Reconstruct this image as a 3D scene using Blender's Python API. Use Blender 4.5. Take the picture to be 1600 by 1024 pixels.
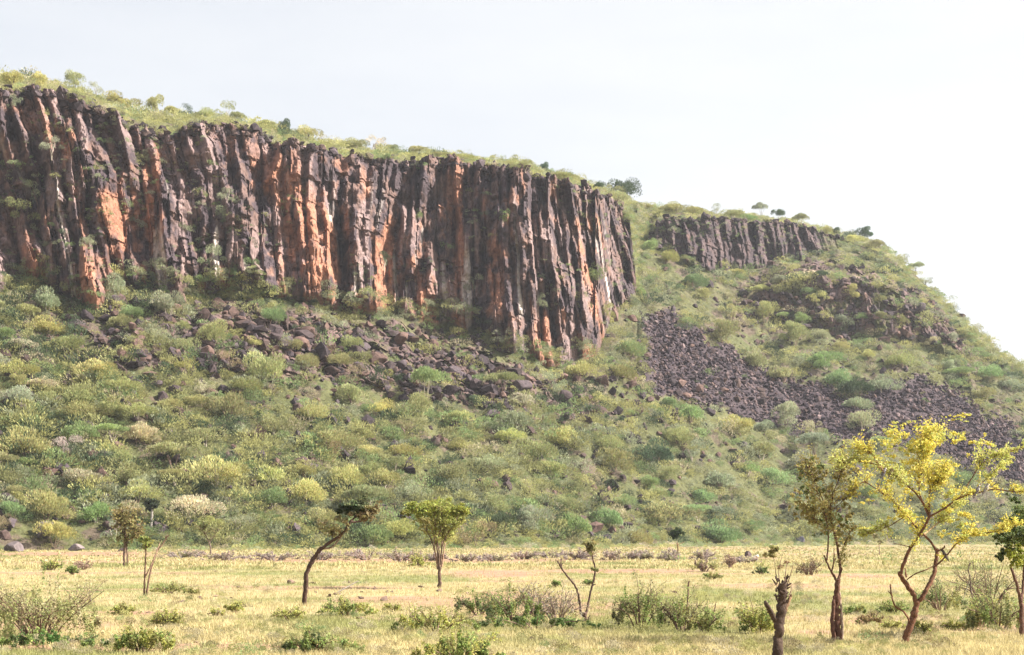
import bpy, math, random
import numpy as np
from mathutils import Vector

random.seed(7)
RNG = np.random.default_rng(11)
for o in list(bpy.data.objects):
    bpy.data.objects.remove(o)
COL = bpy.context.scene.collection
SC = bpy.context.scene
R = math.radians

# ------------------------------------------------------------------ camera
CAM_H, F, HX, HY = 2.75, 2400.0, 800.0, 835.0      # photo pixels: 1600 x 1024
cd = bpy.data.cameras.new("camera")
cam = bpy.data.objects.new("camera", cd)
COL.objects.link(cam)
cam.location = (0, 0, CAM_H)
cam.rotation_euler = (R(90), 0, 0)
cd.sensor_width = 36
cd.lens = F / 1600 * 36
cd.shift_y = (HY - 512) / 1600
cd.clip_start = 0.5
cd.clip_end = 20000
SC.camera = cam

# ------------------------------------------------------------------ light
SUN_EL, SUN_AZ = 38.0, 92.0          # azimuth clockwise from +Y (the view direction)
w = bpy.data.worlds.new("World")
SC.world = w
w.use_nodes = True
nt = w.node_tree
nt.nodes.clear()
out = nt.nodes.new("ShaderNodeOutputWorld")
bg = nt.nodes.new("ShaderNodeBackground")
sky = nt.nodes.new("ShaderNodeTexSky")
sky.sky_type = 'NISHITA'
sky.sun_disc = False
sky.sun_elevation = R(SUN_EL)
sky.sun_rotation = R(SUN_AZ)
tc = nt.nodes.new("ShaderNodeTexCoord")
mp = nt.nodes.new("ShaderNodeMapping")
mp.inputs["Scale"].default_value = (1.6, 1.6, 7.0)
mp.inputs["Rotation"].default_value = (0, R(8), R(20))
nz = nt.nodes.new("ShaderNodeTexNoise")
nz.inputs["Scale"].default_value = 1.3
nz.inputs["Detail"].default_value = 6
nz.inputs["Roughness"].default_value = 0.5
rp = nt.nodes.new("ShaderNodeValToRGB")
rp.color_ramp.elements[0].position = 0.36
rp.color_ramp.elements[0].color = (1.68, 1.71, 1.77, 1)
rp.color_ramp.elements[1].position = 0.66
rp.color_ramp.elements[1].color = (2.03, 2.01, 1.97, 1)
mx = nt.nodes.new("ShaderNodeMix")
mx.data_type = 'RGBA'
mx.inputs[0].default_value = 0.93
nt.links.new(tc.outputs["Generated"], mp.inputs[0])
nt.links.new(mp.outputs[0], nz.inputs["Vector"])
sx = nt.nodes.new("ShaderNodeSeparateXYZ")
nt.links.new(tc.outputs["Generated"], sx.inputs[0])
ad = nt.nodes.new("ShaderNodeMath"); ad.operation = 'MULTIPLY_ADD'; ad.inputs[1].default_value = 0.42
nt.links.new(sx.outputs[0], ad.inputs[0]); nt.links.new(nz.outputs[0], ad.inputs[2])
nt.links.new(ad.outputs[0], rp.inputs[0])
nt.links.new(sky.outputs[0], mx.inputs[6])
nt.links.new(rp.outputs[0], mx.inputs[7])
nt.links.new(mx.outputs[2], bg.inputs[0])
bg.inputs[1].default_value = 0.15
nt.links.new(bg.outputs[0], out.inputs[0])

sl = bpy.data.lights.new("sun", 'SUN')
sl.energy = 5.0
sl.angle = R(0.7)
sl.color = (1.0, 0.93, 0.82)
sun = bpy.data.objects.new("sun", sl)
COL.objects.link(sun)
sd = Vector((math.sin(R(SUN_AZ)) * math.cos(R(SUN_EL)), math.cos(R(SUN_AZ)) * math.cos(R(SUN_EL)), math.sin(R(SUN_EL))))
sun.rotation_euler = sd.to_track_quat('Z', 'Y').to_euler()
sun.location = (60, 0, 60)
SC.view_settings.view_transform = 'Standard'
SC.view_settings.look = 'None'
SC.view_settings.exposure = 1.65
SC.view_settings.gamma = 1

# ------------------------------------------------------------------ noise
def _h(ix, iy, iz, seed):
    n = (ix.astype(np.int64) * 73856093) ^ (iy.astype(np.int64) * 19349663) ^ (iz.astype(np.int64) * 83492791) ^ (seed * 2654435761)
    n = n & 0x7fffffff
    n = ((n ^ (n >> 13)) * 1274126177) & 0x7fffffff
    n = ((n ^ (n >> 16)) * 668265263) & 0x7fffffff
    return ((n ^ (n >> 15)) & 0xffff) / 65535.0

def vnoise(x, y, z=None, seed=0):
    x = np.asarray(x, float); y = np.asarray(y, float)
    x, y = np.broadcast_arrays(x, y)
    z = np.zeros_like(x) if z is None else np.broadcast_to(np.asarray(z, float), x.shape)
    ix, iy, iz = np.floor(x), np.floor(y), np.floor(z)
    fx, fy, fz = x - ix, y - iy, z - iz
    fx = fx * fx * (3 - 2 * fx); fy = fy * fy * (3 - 2 * fy); fz = fz * fz * (3 - 2 * fz)
    flat = not np.any(fz)
    r = 0
    for a in (0, 1):
        for b in (0, 1):
            for c in ((0,) if flat else (0, 1)):
                wgt = (fx if a else 1 - fx) * (fy if b else 1 - fy) * ((fz if c else 1 - fz))
                r = r + wgt * _h(ix + a, iy + b, iz + c, seed)
    return r

def fbm(x, y, z=None, o=4, seed=0):
    r, a, t = 0, 1.0, 0
    for i in range(o):
        r = r + a * vnoise(x * 2 ** i, y * 2 ** i, None if z is None else z * 2 ** i, seed + i * 17)
        t += a; a *= .5
    return r / t

def ss(a, b, x):
    t = np.clip((x - a) / (b - a), 0, 1)
    return t * t * (3 - 2 * t)

# ------------------------------------------------------------------ helpers
def tag(o, label=None, cat=None, group=None, kind=None):
    if label: o["label"] = label
    if cat: o["category"] = cat
    if group: o["group"] = group
    if kind: o["kind"] = kind
    return o

def mesh_np(name, V, Fq, mat, cols=None, smooth=False):
    """V (n,3), Fq list of index arrays (quads or tris), cols per-vertex rgb"""
    me = bpy.data.meshes.new(name)
    V = np.ascontiguousarray(V, np.float32)
    parts = [np.asarray(f, np.int32) for f in (Fq if isinstance(Fq, list) else [Fq]) if len(f)]
    nl = sum(p.size for p in parts); nf = sum(len(p) for p in parts)
    me.vertices.add(len(V)); me.vertices.foreach_set("co", V.ravel())
    me.loops.add(nl); me.loops.foreach_set("vertex_index", np.concatenate([p.ravel() for p in parts]))
    me.polygons.add(nf)
    sizes = np.concatenate([np.full(len(p), p.shape[1], np.int32) for p in parts])
    starts = np.concatenate([[0], np.cumsum(sizes)[:-1]]).astype(np.int32)
    me.polygons.foreach_set("loop_start", starts)
    me.polygons.foreach_set("use_smooth", np.full(nf, smooth, bool))
    if cols is not None:
        at = me.color_attributes.new("tint", 'FLOAT_COLOR', 'POINT')
        c4 = np.ones((len(V), 4), np.float32); c4[:, :3] = cols
        at.data.foreach_set("color", c4.ravel())
    me.materials.append(mat)
    me.update(calc_edges=True)
    return me

def link(name, me, parent=None, loc=None, rz=0, scale=None, color=None):
    o = bpy.data.objects.new(name, me)
    COL.objects.link(o)
    if parent is not None: o.parent = parent
    if loc is not None: o.location = loc
    if rz: o.rotation_euler = (0, 0, rz)
    if scale is not None: o.scale = scale if hasattr(scale, '__len__') else (scale,) * 3
    if color is not None: o.color = (*color, 1)
    return o

class MB:
    def __init__(s): s.v = []; s.c = []; s.q = []; s.t = []; s.n = 0
    def add(s, V, q=None, t=None, col=(1, 1, 1)):
        V = np.asarray(V, float).reshape(-1, 3)
        if not len(V): return
        s.v.append(V)
        c = np.asarray(col, float)
        s.c.append(np.broadcast_to(c, (len(V), 3)) if c.ndim == 1 else c)
        if q is not None and len(q): s.q.append(np.asarray(q) + s.n)
        if t is not None and len(t): s.t.append(np.asarray(t) + s.n)
        s.n += len(V)
    def mesh(s, name, mat, smooth=False):
        fs = []
        if s.q: fs.append(np.concatenate(s.q))
        if s.t: fs.append(np.concatenate(s.t))
        return mesh_np(name, np.concatenate(s.v), fs, mat, np.concatenate(s.c), smooth)

def mat_tint(name, rough=0.9, noise_scale=3.0, noise_amt=0.35, transl=0.0, bump=0.0, bump_scale=8.0, bump_dist=0.05, spec=0.2):
    m = bpy.data.materials.new(name)
    m.use_nodes = True
    n = m.node_tree; n.nodes.clear()
    o = n.nodes.new("ShaderNodeOutputMaterial")
    p = n.nodes.new("ShaderNodeBsdfPrincipled")
    p.inputs["Roughness"].default_value = rough
    p.inputs["Specular IOR Level"].default_value = spec
    at = n.nodes.new("ShaderNodeAttribute"); at.attribute_name = "tint"
    oi = n.nodes.new("ShaderNodeObjectInfo")
    mu = n.nodes.new("ShaderNodeMix"); mu.data_type = 'RGBA'; mu.blend_type = 'MULTIPLY'; mu.inputs[0].default_value = 1
    n.links.new(at.outputs["Color"], mu.inputs[6]); n.links.new(oi.outputs["Color"], mu.inputs[7])
    ge = n.nodes.new("ShaderNodeNewGeometry")
    nz = n.nodes.new("ShaderNodeTexNoise"); nz.inputs["Scale"].default_value = noise_scale; nz.inputs["Detail"].default_value = 5
    n.links.new(ge.outputs["Position"], nz.inputs["Vector"])
    mr = n.nodes.new("ShaderNodeMapRange")
    mr.inputs[1].default_value = 0.25; mr.inputs[2].default_value = 0.75
    mr.inputs[3].default_value = .87 * (1 - noise_amt); mr.inputs[4].default_value = .87 * (1 + noise_amt)
    n.links.new(nz.outputs[0], mr.inputs[0])
    vm = n.nodes.new("ShaderNodeVectorMath"); vm.operation = 'SCALE'
    n.links.new(mu.outputs[2], vm.inputs[0]); n.links.new(mr.outputs[0], vm.inputs["Scale"])
    n.links.new(vm.outputs[0], p.inputs["Base Color"])
    if bump:
        b = n.nodes.new("ShaderNodeBump"); b.inputs["Strength"].default_value = bump; b.inputs["Distance"].default_value = bump_dist
        n2 = n.nodes.new("ShaderNodeTexNoise"); n2.inputs["Scale"].default_value = bump_scale; n2.inputs["Detail"].default_value = 6
        n.links.new(ge.outputs["Position"], n2.inputs["Vector"])
        n.links.new(n2.outputs[0], b.inputs["Height"]); n.links.new(b.outputs[0], p.inputs["Normal"])
    if transl:
        tr = n.nodes.new("ShaderNodeBsdfTranslucent")
        n.links.new(vm.outputs[0], tr.inputs["Color"])
        ms = n.nodes.new("ShaderNodeMixShader"); ms.inputs[0].default_value = transl
        n.links.new(p.outputs[0], ms.inputs[1]); n.links.new(tr.outputs[0], ms.inputs[2])
        n.links.new(ms.outputs[0], o.inputs[0])
    else:
        n.links.new(p.outputs[0], o.inputs[0])
    return m

M_ROCK = mat_tint("cliff_rock", noise_scale=0.9, noise_amt=0.45, bump=0.9, bump_scale=1.2, bump_dist=0.6)
M_BOULDER = mat_tint("boulder_rock", noise_scale=1.6, noise_amt=0.4, bump=0.6, bump_scale=3.0, bump_dist=0.15)
M_SLOPE = mat_tint("slope_ground", noise_scale=0.8, noise_amt=0.35, bump=0.6, bump_scale=1.5, bump_dist=0.4)
M_GROUND = mat_tint("plain_ground", noise_scale=2.2, noise_amt=0.22, bump=0.5, bump_scale=6.0, bump_dist=0.06)
M_LEAF = mat_tint("leaves", rough=0.7, noise_scale=1.2, noise_amt=0.22, transl=0.38)
M_GRASS = mat_tint("grass_blades", rough=0.8, noise_scale=0.5, noise_amt=0.15, transl=0.35)
M_BARK = mat_tint("bark", noise_scale=9.0, noise_amt=0.45, bump=0.8, bump_scale=22.0, bump_dist=0.03)
M_FEATHER = mat_tint("feathers", noise_scale=30, noise_amt=0.1)

def at(px, py, D=None):
    """photo pixel -> point on the plain, or at distance D"""
    if D is None: D = CAM_H * F / (py - HY)
    return np.array([(px - HX) / F * D, D, CAM_H + (HY - py) / F * D])

# ================================================================== GROUND
def axis(lo, hi, dense_lo, dense_hi, step, grow=1.12):
    a = list(np.arange(dense_lo, dense_hi + step, step))
    s = step
    while a[-1] < hi: s *= grow; a.append(a[-1] + s)
    b = [a[0]]; s = step
    while b[-1] > lo: s *= grow; b.append(b[-1] - s)
    return np.array(b[:0:-1] + a)
gx = axis(-7000, 7000, -70, 85, 0.6)
gy = axis(-2500, 8000, 24, 130, 0.6, 1.03)
GX, GYY = np.meshgrid(gx, gy)
def ground_z(x, y):
    d = np.hypot(x, y)
    return (0.16 * (fbm(x / 9, y / 9, o=3, seed=3) - .5) + 0.05 * (fbm(x / 1.3, y / 1.3, o=2, seed=5) - .5)) * ss(400, 200, d)
GZ = ground_z(GX, GYY)
def soil_mask(x, y):
    # bare reddish earth showing between the grass
    m = ss(.60, .68, fbm(x / 14, y / 9, o=4, seed=21)) * .8
    D = np.maximum(y, 5.0)
    px = HX + x / D * F; py = HY + CAM_H * F / D
    for (cx, cy, rx, ry) in ((330, 1011, 260, 6), (30, 1012, 60, 4), (770, 897, 90, 7), (1350, 972, 60, 5), (640, 876, 340, 4), (960, 892, 160, 4),
                             (1290, 990, 60, 4), (200, 958, 90, 4), (620, 935, 90, 4), (110, 866, 150, 4), (1330, 900, 80, 4)):
        m = np.maximum(m, ss(1.3, .5, np.hypot((px - cx) / rx, (py - cy) / ry) + .5 * (fbm(x / 1.2, y / 2.5, o=3, seed=8) - .5)) * ((py < 1100) & (y > 20)))
    return np.clip(m, 0, 1)
def green_mask(x, y):
    return .8 * ss(.46, .72, fbm(x / 5 + 5, y / 7, o=4, seed=33))
straw = np.array([.34, .285, .15]); grn = np.array([.18, .20, .07]); soil = np.array([.34, .205, .135])
gm, sm = green_mask(GX, GYY)[..., None], soil_mask(GX, GYY)[..., None]
fine = fbm(GX / .9, GYY / .9, o=3, seed=60)[..., None]
gc = straw * (1 - gm) + grn * gm
gc = gc * (1 - sm) + soil * sm
gc = gc * (.72 + .56 * fine)
ny, nx = GX.shape
idx = np.arange(nx * ny).reshape(ny, nx)
quads = np.stack([idx[:-1, :-1], idx[:-1, 1:], idx[1:, 1:], idx[1:, :-1]], -1).reshape(-1, 4)
g = link("ground", mesh_np("ground", np.stack([GX, GYY, GZ], -1).reshape(-1, 3), quads, M_GROUND, gc.reshape(-1, 3), True))
tag(g, "flat savanna plain of dry straw-coloured and green grass", "ground", kind="structure")

# ================================================================== ESCARPMENT
def tab(d):
    ks = sorted(d); return lambda x: np.interp(x, ks, [d[k] for k in ks])
foot_D = tab({-600: 250, 0: 262, 400: 285, 800: 310, 1000: 350, 1200: 390, 1600: 440, 2000: 520, 2400: 560})
base_y = tab({-600: 560, -200: 480, 0: 450, 60: 438, 100: 458, 150: 482, 200: 458, 300: 470, 400: 460, 470: 462, 520: 480, 560: 492, 650: 505, 740: 505,
              780: 540, 830: 565, 900: 572, 935: 562, 955: 510, 975: 475, 996: 468, 1004: 400, 1012: 390, 1030: 388, 1060: 402, 1100: 420, 1200: 417, 1250: 414,
              1290: 398, 1330: 392, 1380: 410, 1420: 440, 1450: 470, 1500: 517, 1550: 562, 1600: 598, 1700: 668, 1850: 750, 2100: 838, 2400: 842})
base_D = tab({-600: 325, 0: 350, 400: 375, 800: 420, 935: 450, 955: 474, 975: 493, 996: 505, 1004: 547, 1030: 580, 1300: 600, 1400: 590, 1600: 530, 1850: 548, 2100: 590, 2400: 600})
top_y = tab({-600: 60, -200: 130, 0: 150, 50: 143, 100: 149, 140: 160, 170: 178, 220: 203, 270: 213, 300: 200, 340: 194, 400: 205, 440: 230, 500: 238, 550: 248,
             600: 252, 700: 252, 760: 260, 800: 265, 850: 278, 900: 293, 950: 309, 970: 326, 984: 350, 990: 400, 996: 462, 1003: 394, 1012: 384, 1028: 352, 1050: 344,
             1100: 345, 1200: 350, 1250: 355, 1290: 368, 1330: 378, 1380: 397, 1420: 429, 1450: 459, 1500: 506, 1550: 551, 1600: 588, 1700: 660,
             1850: 745, 2100: 837, 2400: 841})
sky_y = tab({-600: 30, -200: 100, 0: 122, 50: 128, 100: 138, 150: 151, 200: 170, 250: 181, 300: 187, 350: 189, 400: 199, 450: 210, 500: 222, 550: 230, 600: 238,
             650: 241, 700: 245, 750: 249, 800: 258, 850: 269, 900: 281, 950: 297, 1000: 321, 1100: 333, 1200: 341, 1280: 358, 1330: 368, 1380: 385,
             1420: 419, 1450: 449, 1500: 496, 1550: 541, 1600: 578, 1700: 652, 1850: 740, 2100: 836, 2400: 840})
top_dD = tab({-600: 10, 900: 11, 996: 10, 1004: 12, 1290: 10, 1330: 8, 1600: 8, 2400: 8})
sky_dD = tab({-600: 60, 0: 58, 800: 60, 950: 100, 985: 135, 1004: 50, 1300: 40, 1400: 22, 1600: 16, 2400: 14})
lean_t = tab({-600: .35, 0: .33, 250: .27, 400: .1, 600: -.02, 800: .06, 900: .2, 960: .5, 1000: .5, 1004: .1, 1300: .1})
cliffness = tab({-600: .9, 990: 1, 997: .7, 1000: .05, 1014: .05, 1030: .8, 1270: .8, 1310: .15, 1400: .05, 2400: 0})
bandw = tab({-600: .15, 0: .3, 150: .55, 400: .8, 780: .8, 900: .5, 1000: .1, 1130: .1, 1200: .8, 1480: .9, 1530: .2, 2400: 0})

PX = np.concatenate([np.arange(-600, -60, 5.0), np.arange(-60, 1660, 1.45), np.arange(1660, 2400, 5.0)])
y_b = base_y(PX) + 32 * (fbm(PX / 38, PX * 0, o=3, seed=77) - .5) * cliffness(PX)
D_0 = foot_D(PX)
m_s = tab({-600: .66, 0: .66, 400: .66, 600: .56, 800: .50, 1000: .52, 1200: .52, 1300: .54, 1400: .58, 1600: .58})(PX)
k_b = (HY - y_b) / F
D_b = (m_s * D_0 + CAM_H) / np.maximum(m_s - k_b, .05)
fade_ = ss(1620, 1700, PX)
D_b = D_b * (1 - fade_) + base_D(PX) * fade_
zof = lambda y, D: CAM_H + (HY - y) / F * D
z_b = np.maximum(zof(y_b, D_b), 0.3)
mm = z_b / np.maximum(D_b - D_0, 5)
def on_line(y):
    k = (HY - y) / F
    return (mm * D_0 + CAM_H) / np.maximum(mm - k, .02)
m1y_r = tab({1130: 460, 1220: 500, 1300: 520, 1400: 530, 1500: 545, 1520: 560})(PX)
m2y_r = tab({1130: 452, 1200: 436, 1330: 440, 1400: 452, 1450: 478, 1500: 515})(PX)
fr = ss(1090, 1220, PX) * ss(1560, 1440, PX)
D1_l = D_0 + .60 * (D_b - D_0); z1_l = .60 * z_b
D2_l = D_0 + .76 * (D_b - D_0); z2_l = .76 * z_b
D1_r = on_line(m1y_r); z1_r = zof(m1y_r, D1_r)
D2_r = D1_r + 9; z2_r = zof(m2y_r, D2_r)
D1 = D1_l * (1 - fr) + D1_r * fr; z1 = z1_l * (1 - fr) + z1_r * fr
D2 = D2_l * (1 - fr) + D2_r * fr; z2 = z2_l * (1 - fr) + z2_r * fr
y_t = np.minimum(top_y(PX), y_b - 3) + 9 * (fbm(PX / 14, PX * 0 + 3, o=3, seed=5) - .5) * cliffness(PX)
ker = np.hanning(121); ker /= ker.sum()
D_sm = np.convolve(np.pad(D_b, 60, mode='edge'), ker, mode='valid')
D_t = np.where(np.abs(PX - 1000) < 70, D_b, np.maximum(D_sm, D_b - 4)) + top_dD(PX)
z_t = np.maximum(zof(y_t, D_t), z_b + .4)
D_s = D_t + sky_dD(PX)
z_s = np.maximum(zof(sky_y(PX), D_s), .4)
key_D = [D_0 - 6, D_0, D1, D2, D_b, D_t, D_s, D_s + 120, D_s + 500]
key_z = [D_0 * 0 - 1.2, D_0 * 0, z1, z2, z_b, z_t, z_s, z_s * 0.99, z_s * .9]
segs = [3, 200, 60, 60, 210, 34, 10, 8]
cD, cz, cr = [], [], []
for k, n in enumerate(segs):
    for i in range(n + (k == len(segs) - 1)):
        t = i / n
        cD.append(key_D[k] * (1 - t) + key_D[k + 1] * t); cz.append(key_z[k] * (1 - t) + key_z[k + 1] * t); cr.append(k + t)
cD, cz, cr = np.array(cD), np.array(cz), np.array(cr)[:, None] * np.ones_like(PX)[None]
PXg = np.broadcast_to(PX[None], cD.shape)
# projected y of the undisplaced surface
Yp = HY - (cz - CAM_H) / cD * F
Xw = (PXg - HX) / F * cD
s_ = Xw * 1.25
# --- cliff relief
clf = cliffness(PXg) * ss(3.97, 4.06, cr) * ss(5.10, 4.97, cr)
ln = lean_t(PXg)
sp = s_ + ln * (cz - 60) + 3.5 * (fbm(s_ / 22, cz / 22, o=2, seed=41) - .5) + 1.2 * (fbm(s_ / 5, cz / 6, o=2, seed=42) - .5)
def ridge(n): return 1 - np.abs(2 * n - 1)
n0 = fbm(sp / 34, cz / 70, o=2, seed=51)
r1 = ridge(vnoise(sp / 5.0, cz / 26, seed=52)) ** 1.3
r2 = ridge(vnoise(sp / 2.5, cz / 15, seed=53))
n3 = fbm(s_ / 2.2, cz / 3.0, cD / 3, o=4, seed=54)
def cells(u, v, seed):
    iu = np.floor(u); zoff = _h(iu, iu * 0, iu * 0, seed + 9)
    return _h(iu, np.floor(v + zoff * 5), iu * 0, seed), u - iu
c1, f1 = cells(sp / 3.2 + .25 * (vnoise(cz / 9, sp * 0, seed=60) - .5), cz / 15, 61)
c2, f2 = cells(sp / 2.1, cz / 9, 62)
c3, f3 = cells(sp / 3.3 + 7, cz / 5.5, 63)
c4, f4 = cells(sp / 8.5 + 3, cz / 17, 64)
relief = 5 * n0 + 6.5 * r1 + 3.4 * r2 + 6.0 * n3 + 3.2 * c1 + 2.0 * c2 + 2.2 * c3 + 3.6 * c4 + 1.6 * np.sin(np.pi * f1)
big = ss(.66, .8, vnoise(sp / 11, cz / 30, seed=66)) * 6
relief = relief - big - 13.5
# --- talus relief
tl = ss(1.0, 1.12, cr) * ss(4.0, 3.9, cr)
gul = fbm(s_ / 26, cz / 60, o=3, seed=71) - .5
blk = fbm(s_ / 7, cz / 6, cD / 9, o=4, seed=72) - .5
bw = bandw(PXg) * ss(2.0, 2.3, cr) * ss(3.95, 3.5, cr)
blocky = vnoise(s_ / 4.5, cz / 4, cD / 5, seed=75)
blocky = np.floor(blocky * 5) / 5 + .3 * vnoise(s_ / 1.2, cz / 1.2, cD / 1.2, seed=76)
upz = tl * (7 * gul + 4.5 * blk)
back = ss(5.0, 5.3, cr)
upz = upz + back * 2.2 * (fbm(s_ / 9, cD / 9, o=3, seed=78) - .5) * ss(6.2, 5.9, cr)
smallhill = ss(0.4, 10, z_s)[None]
dD = -(clf * relief) - tl * bw * 8.5 * (blocky - .4)
nD = cD + dD * smallhill
nZ = cz + upz * smallhill * ss(1.0, 1.4, cr)
Xf = (PXg - HX) / F * nD
# ---------------- colour of the escarpment (real rock, soil and grass)
crock = np.array([.066, .048, .056]); cbrown = np.array([.155, .10, .09]); corange = np.array([.37, .175, .11]); cpink = np.array([.30, .215, .21]); cpale = np.array([.60, .53, .49])
cgrass = np.array([.062, .074, .030]); cgrass2 = np.array([.13, .125, .055]); cdirt = np.array([.11, .078, .064])
hf = np.clip(cr - 4, 0, 1)
orw = tab({-600: .3, 0: .36, 80: .55, 180: .6, 300: .5, 420: .72, 550: .78, 720: .74, 790: .45, 880: .5, 960: .3, 1004: .2, 1300: .15})(PXg)
nA = fbm(sp / 6, cz / 26, o=4, seed=81); nB = fbm(sp / 3.0, cz / 14, o=3, seed=82); nC = fbm(s_ / 2, cz / 3, o=3, seed=83)
oa = .85 * ss(.67 - .24 * orw, .82 - .24 * orw, nA * .75 + nC * .25 + .05 * (1 - hf)) * ss(1.02, .72, hf + .35 * (nB - .5))
pk = ss(.50, .66, nB)
pal = ss(.70, .78, fbm(sp / 2.6, cz / 34, o=3, seed=85)) * ss(.9, .5, hf)
rock = crock * (1 - ss(.42, .62, nC)[..., None]) + cbrown * ss(.42, .62, nC)[..., None]
rock = rock * (1 - .62 * pk[..., None]) + cpink * .62 * pk[..., None]
rock = rock * (1 - oa[..., None]) + corange * oa[..., None]
rock = rock * (1 - .75 * pal[..., None]) + cpale * .75 * pal[..., None]
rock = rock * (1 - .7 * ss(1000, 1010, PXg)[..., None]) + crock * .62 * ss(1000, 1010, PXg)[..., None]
gn = fbm(Xf / 7, cD / 7, cz / 7, o=4, seed=91)
grass = cgrass * (1 - gn[..., None]) + cgrass2 * gn[..., None]
dn = ss(.56, .66, fbm(Xf / 5, cD / 5, cz / 5, o=4, seed=92))[..., None]
grass = grass * (1 - dn * .8) + cdirt * dn * .8
# scree fields of dark loose basalt (polygons traced where they lie on the slope)
SCREE = [[(1015, 488), (1060, 500), (1105, 540), (1150, 545), (1230, 590), (1300, 600), (1330, 625), (1380, 590), (1450, 588), (1500, 620), (1560, 660), (1640, 720),
          (1640, 780), (1520, 735), (1400, 690), (1300, 685), (1250, 665), (1180, 655), (1110, 640), (1040, 615), (1000, 600), (1000, 585), (1020, 555), (1010, 520)]]
def inpoly(x, y, poly):
    r = np.zeros(np.shape(x), bool)
    for i in range(len(poly)):
        x1, y1 = poly[i]; x2, y2 = poly[i - 1]
        if y1 == y2: continue
        c = ((y1 > y) != (y2 > y)) & (x < (x2 - x1) * (y - y1) / (y2 - y1) + x1)
        r ^= c
    return r
def scree_at(x, y):
    wx = x + 26 * (vnoise(x / 18, y / 14, seed=95) - .5); wy = y + 20 * (vnoise(x / 18, y / 14, seed=96) - .5)
    return inpoly(wx, wy, SCREE[0])
scr = scree_at(PXg, Yp).astype(float)
rk_amt = np.clip(bw * 1.6 * ss(.34, .48, fbm(s_ / 9, cz / 7, o=3, seed=97)) * ss(.30, .42, blocky), 0, 1)
colr = grass * (1 - rk_amt[..., None]) + (crock * (1 - nC[..., None]) + cbrown * 1.25 * nC[..., None]) * rk_amt[..., None]
colr = colr * (1 - scr[..., None]) + crock * .9 * scr[..., None]
isl = np.clip(cliffness(PXg) * 1.5 * ss(3.96, 4.03, cr) * ss(5.06, 5.0, cr) * ss(.30, .4, cliffness(PXg) + .25 * nB), 0, 1)
led = ss(1140, 1175, PXg) * ss(1350, 1320, PXg) * ss(2.96, 3.0, cr) * ss(3.16, 3.08, cr) * ss(.35, .45, gn)
colr = colr * (1 - led[..., None]) + np.array([.34, .29, .17]) * led[..., None]
colr = colr * (1 - isl[..., None]) + rock * isl[..., None]
P = np.stack([Xf, nD, nZ], -1)
nr, nc = cD.shape
idx = np.arange(nr * nc).reshape(nr, nc)
def sheet(name, r0, r1, mat, label, smooth=False):
    sub = P[r0:r1 + 1].reshape(-1, 3)
    n = r1 - r0 + 1
    ix = np.arange(n * nc).reshape(n, nc)
    q = np.stack([ix[:-1, :-1], ix[:-1, 1:], ix[1:, 1:], ix[1:, :-1]], -1).reshape(-1, 4)
    o = link(name, mesh_np(name, sub, q, mat, colr[r0:r1 + 1].reshape(-1, 3), smooth))
    tag(o, label, name.replace('_', ' '), kind="structure")
    return o
cum = np.cumsum([0] + segs)
sheet("talus_slope", 0, cum[4], M_SLOPE, "steep green talus slope rising from the plain to the cliff")
sheet("cliff", cum[4], cum[5], M_ROCK, "fluted red-brown and dark basalt cliff along the escarpment")
sheet("plateau", cum[5], nr - 1, M_SLOPE, "grassy plateau top behind the cliff rim")

Pj_x = HX + P[..., 0] / P[..., 1] * F
Pj_y = HY - (P[..., 2] - CAM_H) / P[..., 1] * F
def surf(px, py):
    """first escarpment point seen at a photo pixel, with its row"""
    j = int(np.argmin(np.abs(PX - px)))
    col = Pj_y[3:, j]
    w_ = np.nonzero(col <= py)[0]
    i = (w_[0] if len(w_) else int(np.argmin(col))) + 3
    return P[i, j], cr[i, j], i, j

# ================================================================== LEAVES AND SHRUBS
def cards(C, N, size, aspect=1.6, seed=0, jitter=.6, rng=RNG):
    """rhombic leaf clumps centred on C, facing about N"""
    n = len(C)
    N = N + jitter * rng.normal(size=(n, 3)); N /= np.linalg.norm(N, axis=1, keepdims=True) + 1e-9
    U = np.cross(N, rng.normal(size=(n, 3))); U /= np.linalg.norm(U, axis=1, keepdims=True) + 1e-9
    Vv = np.cross(N, U)
    s = (size * rng.uniform(.6, 1.4, n))[:, None]
    V = np.stack([C - U * s * aspect * .5, C - Vv * s * .5, C + U * s * aspect * .5, C + Vv * s * .5], 1).reshape(-1, 3)
    q = np.arange(4 * n).reshape(n, 4)
    return V, q

def sprays(C, N, base, size, rng, aspect=3.2):
    """thin feathery sprays pointing away from the crown's foot"""
    n = len(C)
    U = C - np.asarray(base) + rng.normal(0, .10, (n, 3)); U /= np.linalg.norm(U, axis=1, keepdims=True) + 1e-9
    N = N + .5 * rng.normal(size=(n, 3)) + np.array([0, 0, .4])
    Vv = np.cross(N, U); Vv /= np.linalg.norm(Vv, axis=1, keepdims=True) + 1e-9
    s = (size * rng.uniform(.6, 1.4, n))[:, None]
    V = np.stack([C - U * s * aspect * .5, C - Vv * s * .4, C + U * s * aspect * .5, C + Vv * s * .4], 1).reshape(-1, 3)
    return V, np.arange(4 * n).reshape(n, 4)

def blob_pts(n, c, r, rng, top=-.25):
    d = rng.normal(size=(n * 3, 3)); d /= np.linalg.norm(d, axis=1, keepdims=True)
    d = d[d[:, 2] > top][:n]
    rad = rng.uniform(.55, 1.05, len(d)) ** .6
    return np.asarray(c) + d * np.asarray(r) * rad[:, None], d

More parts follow.
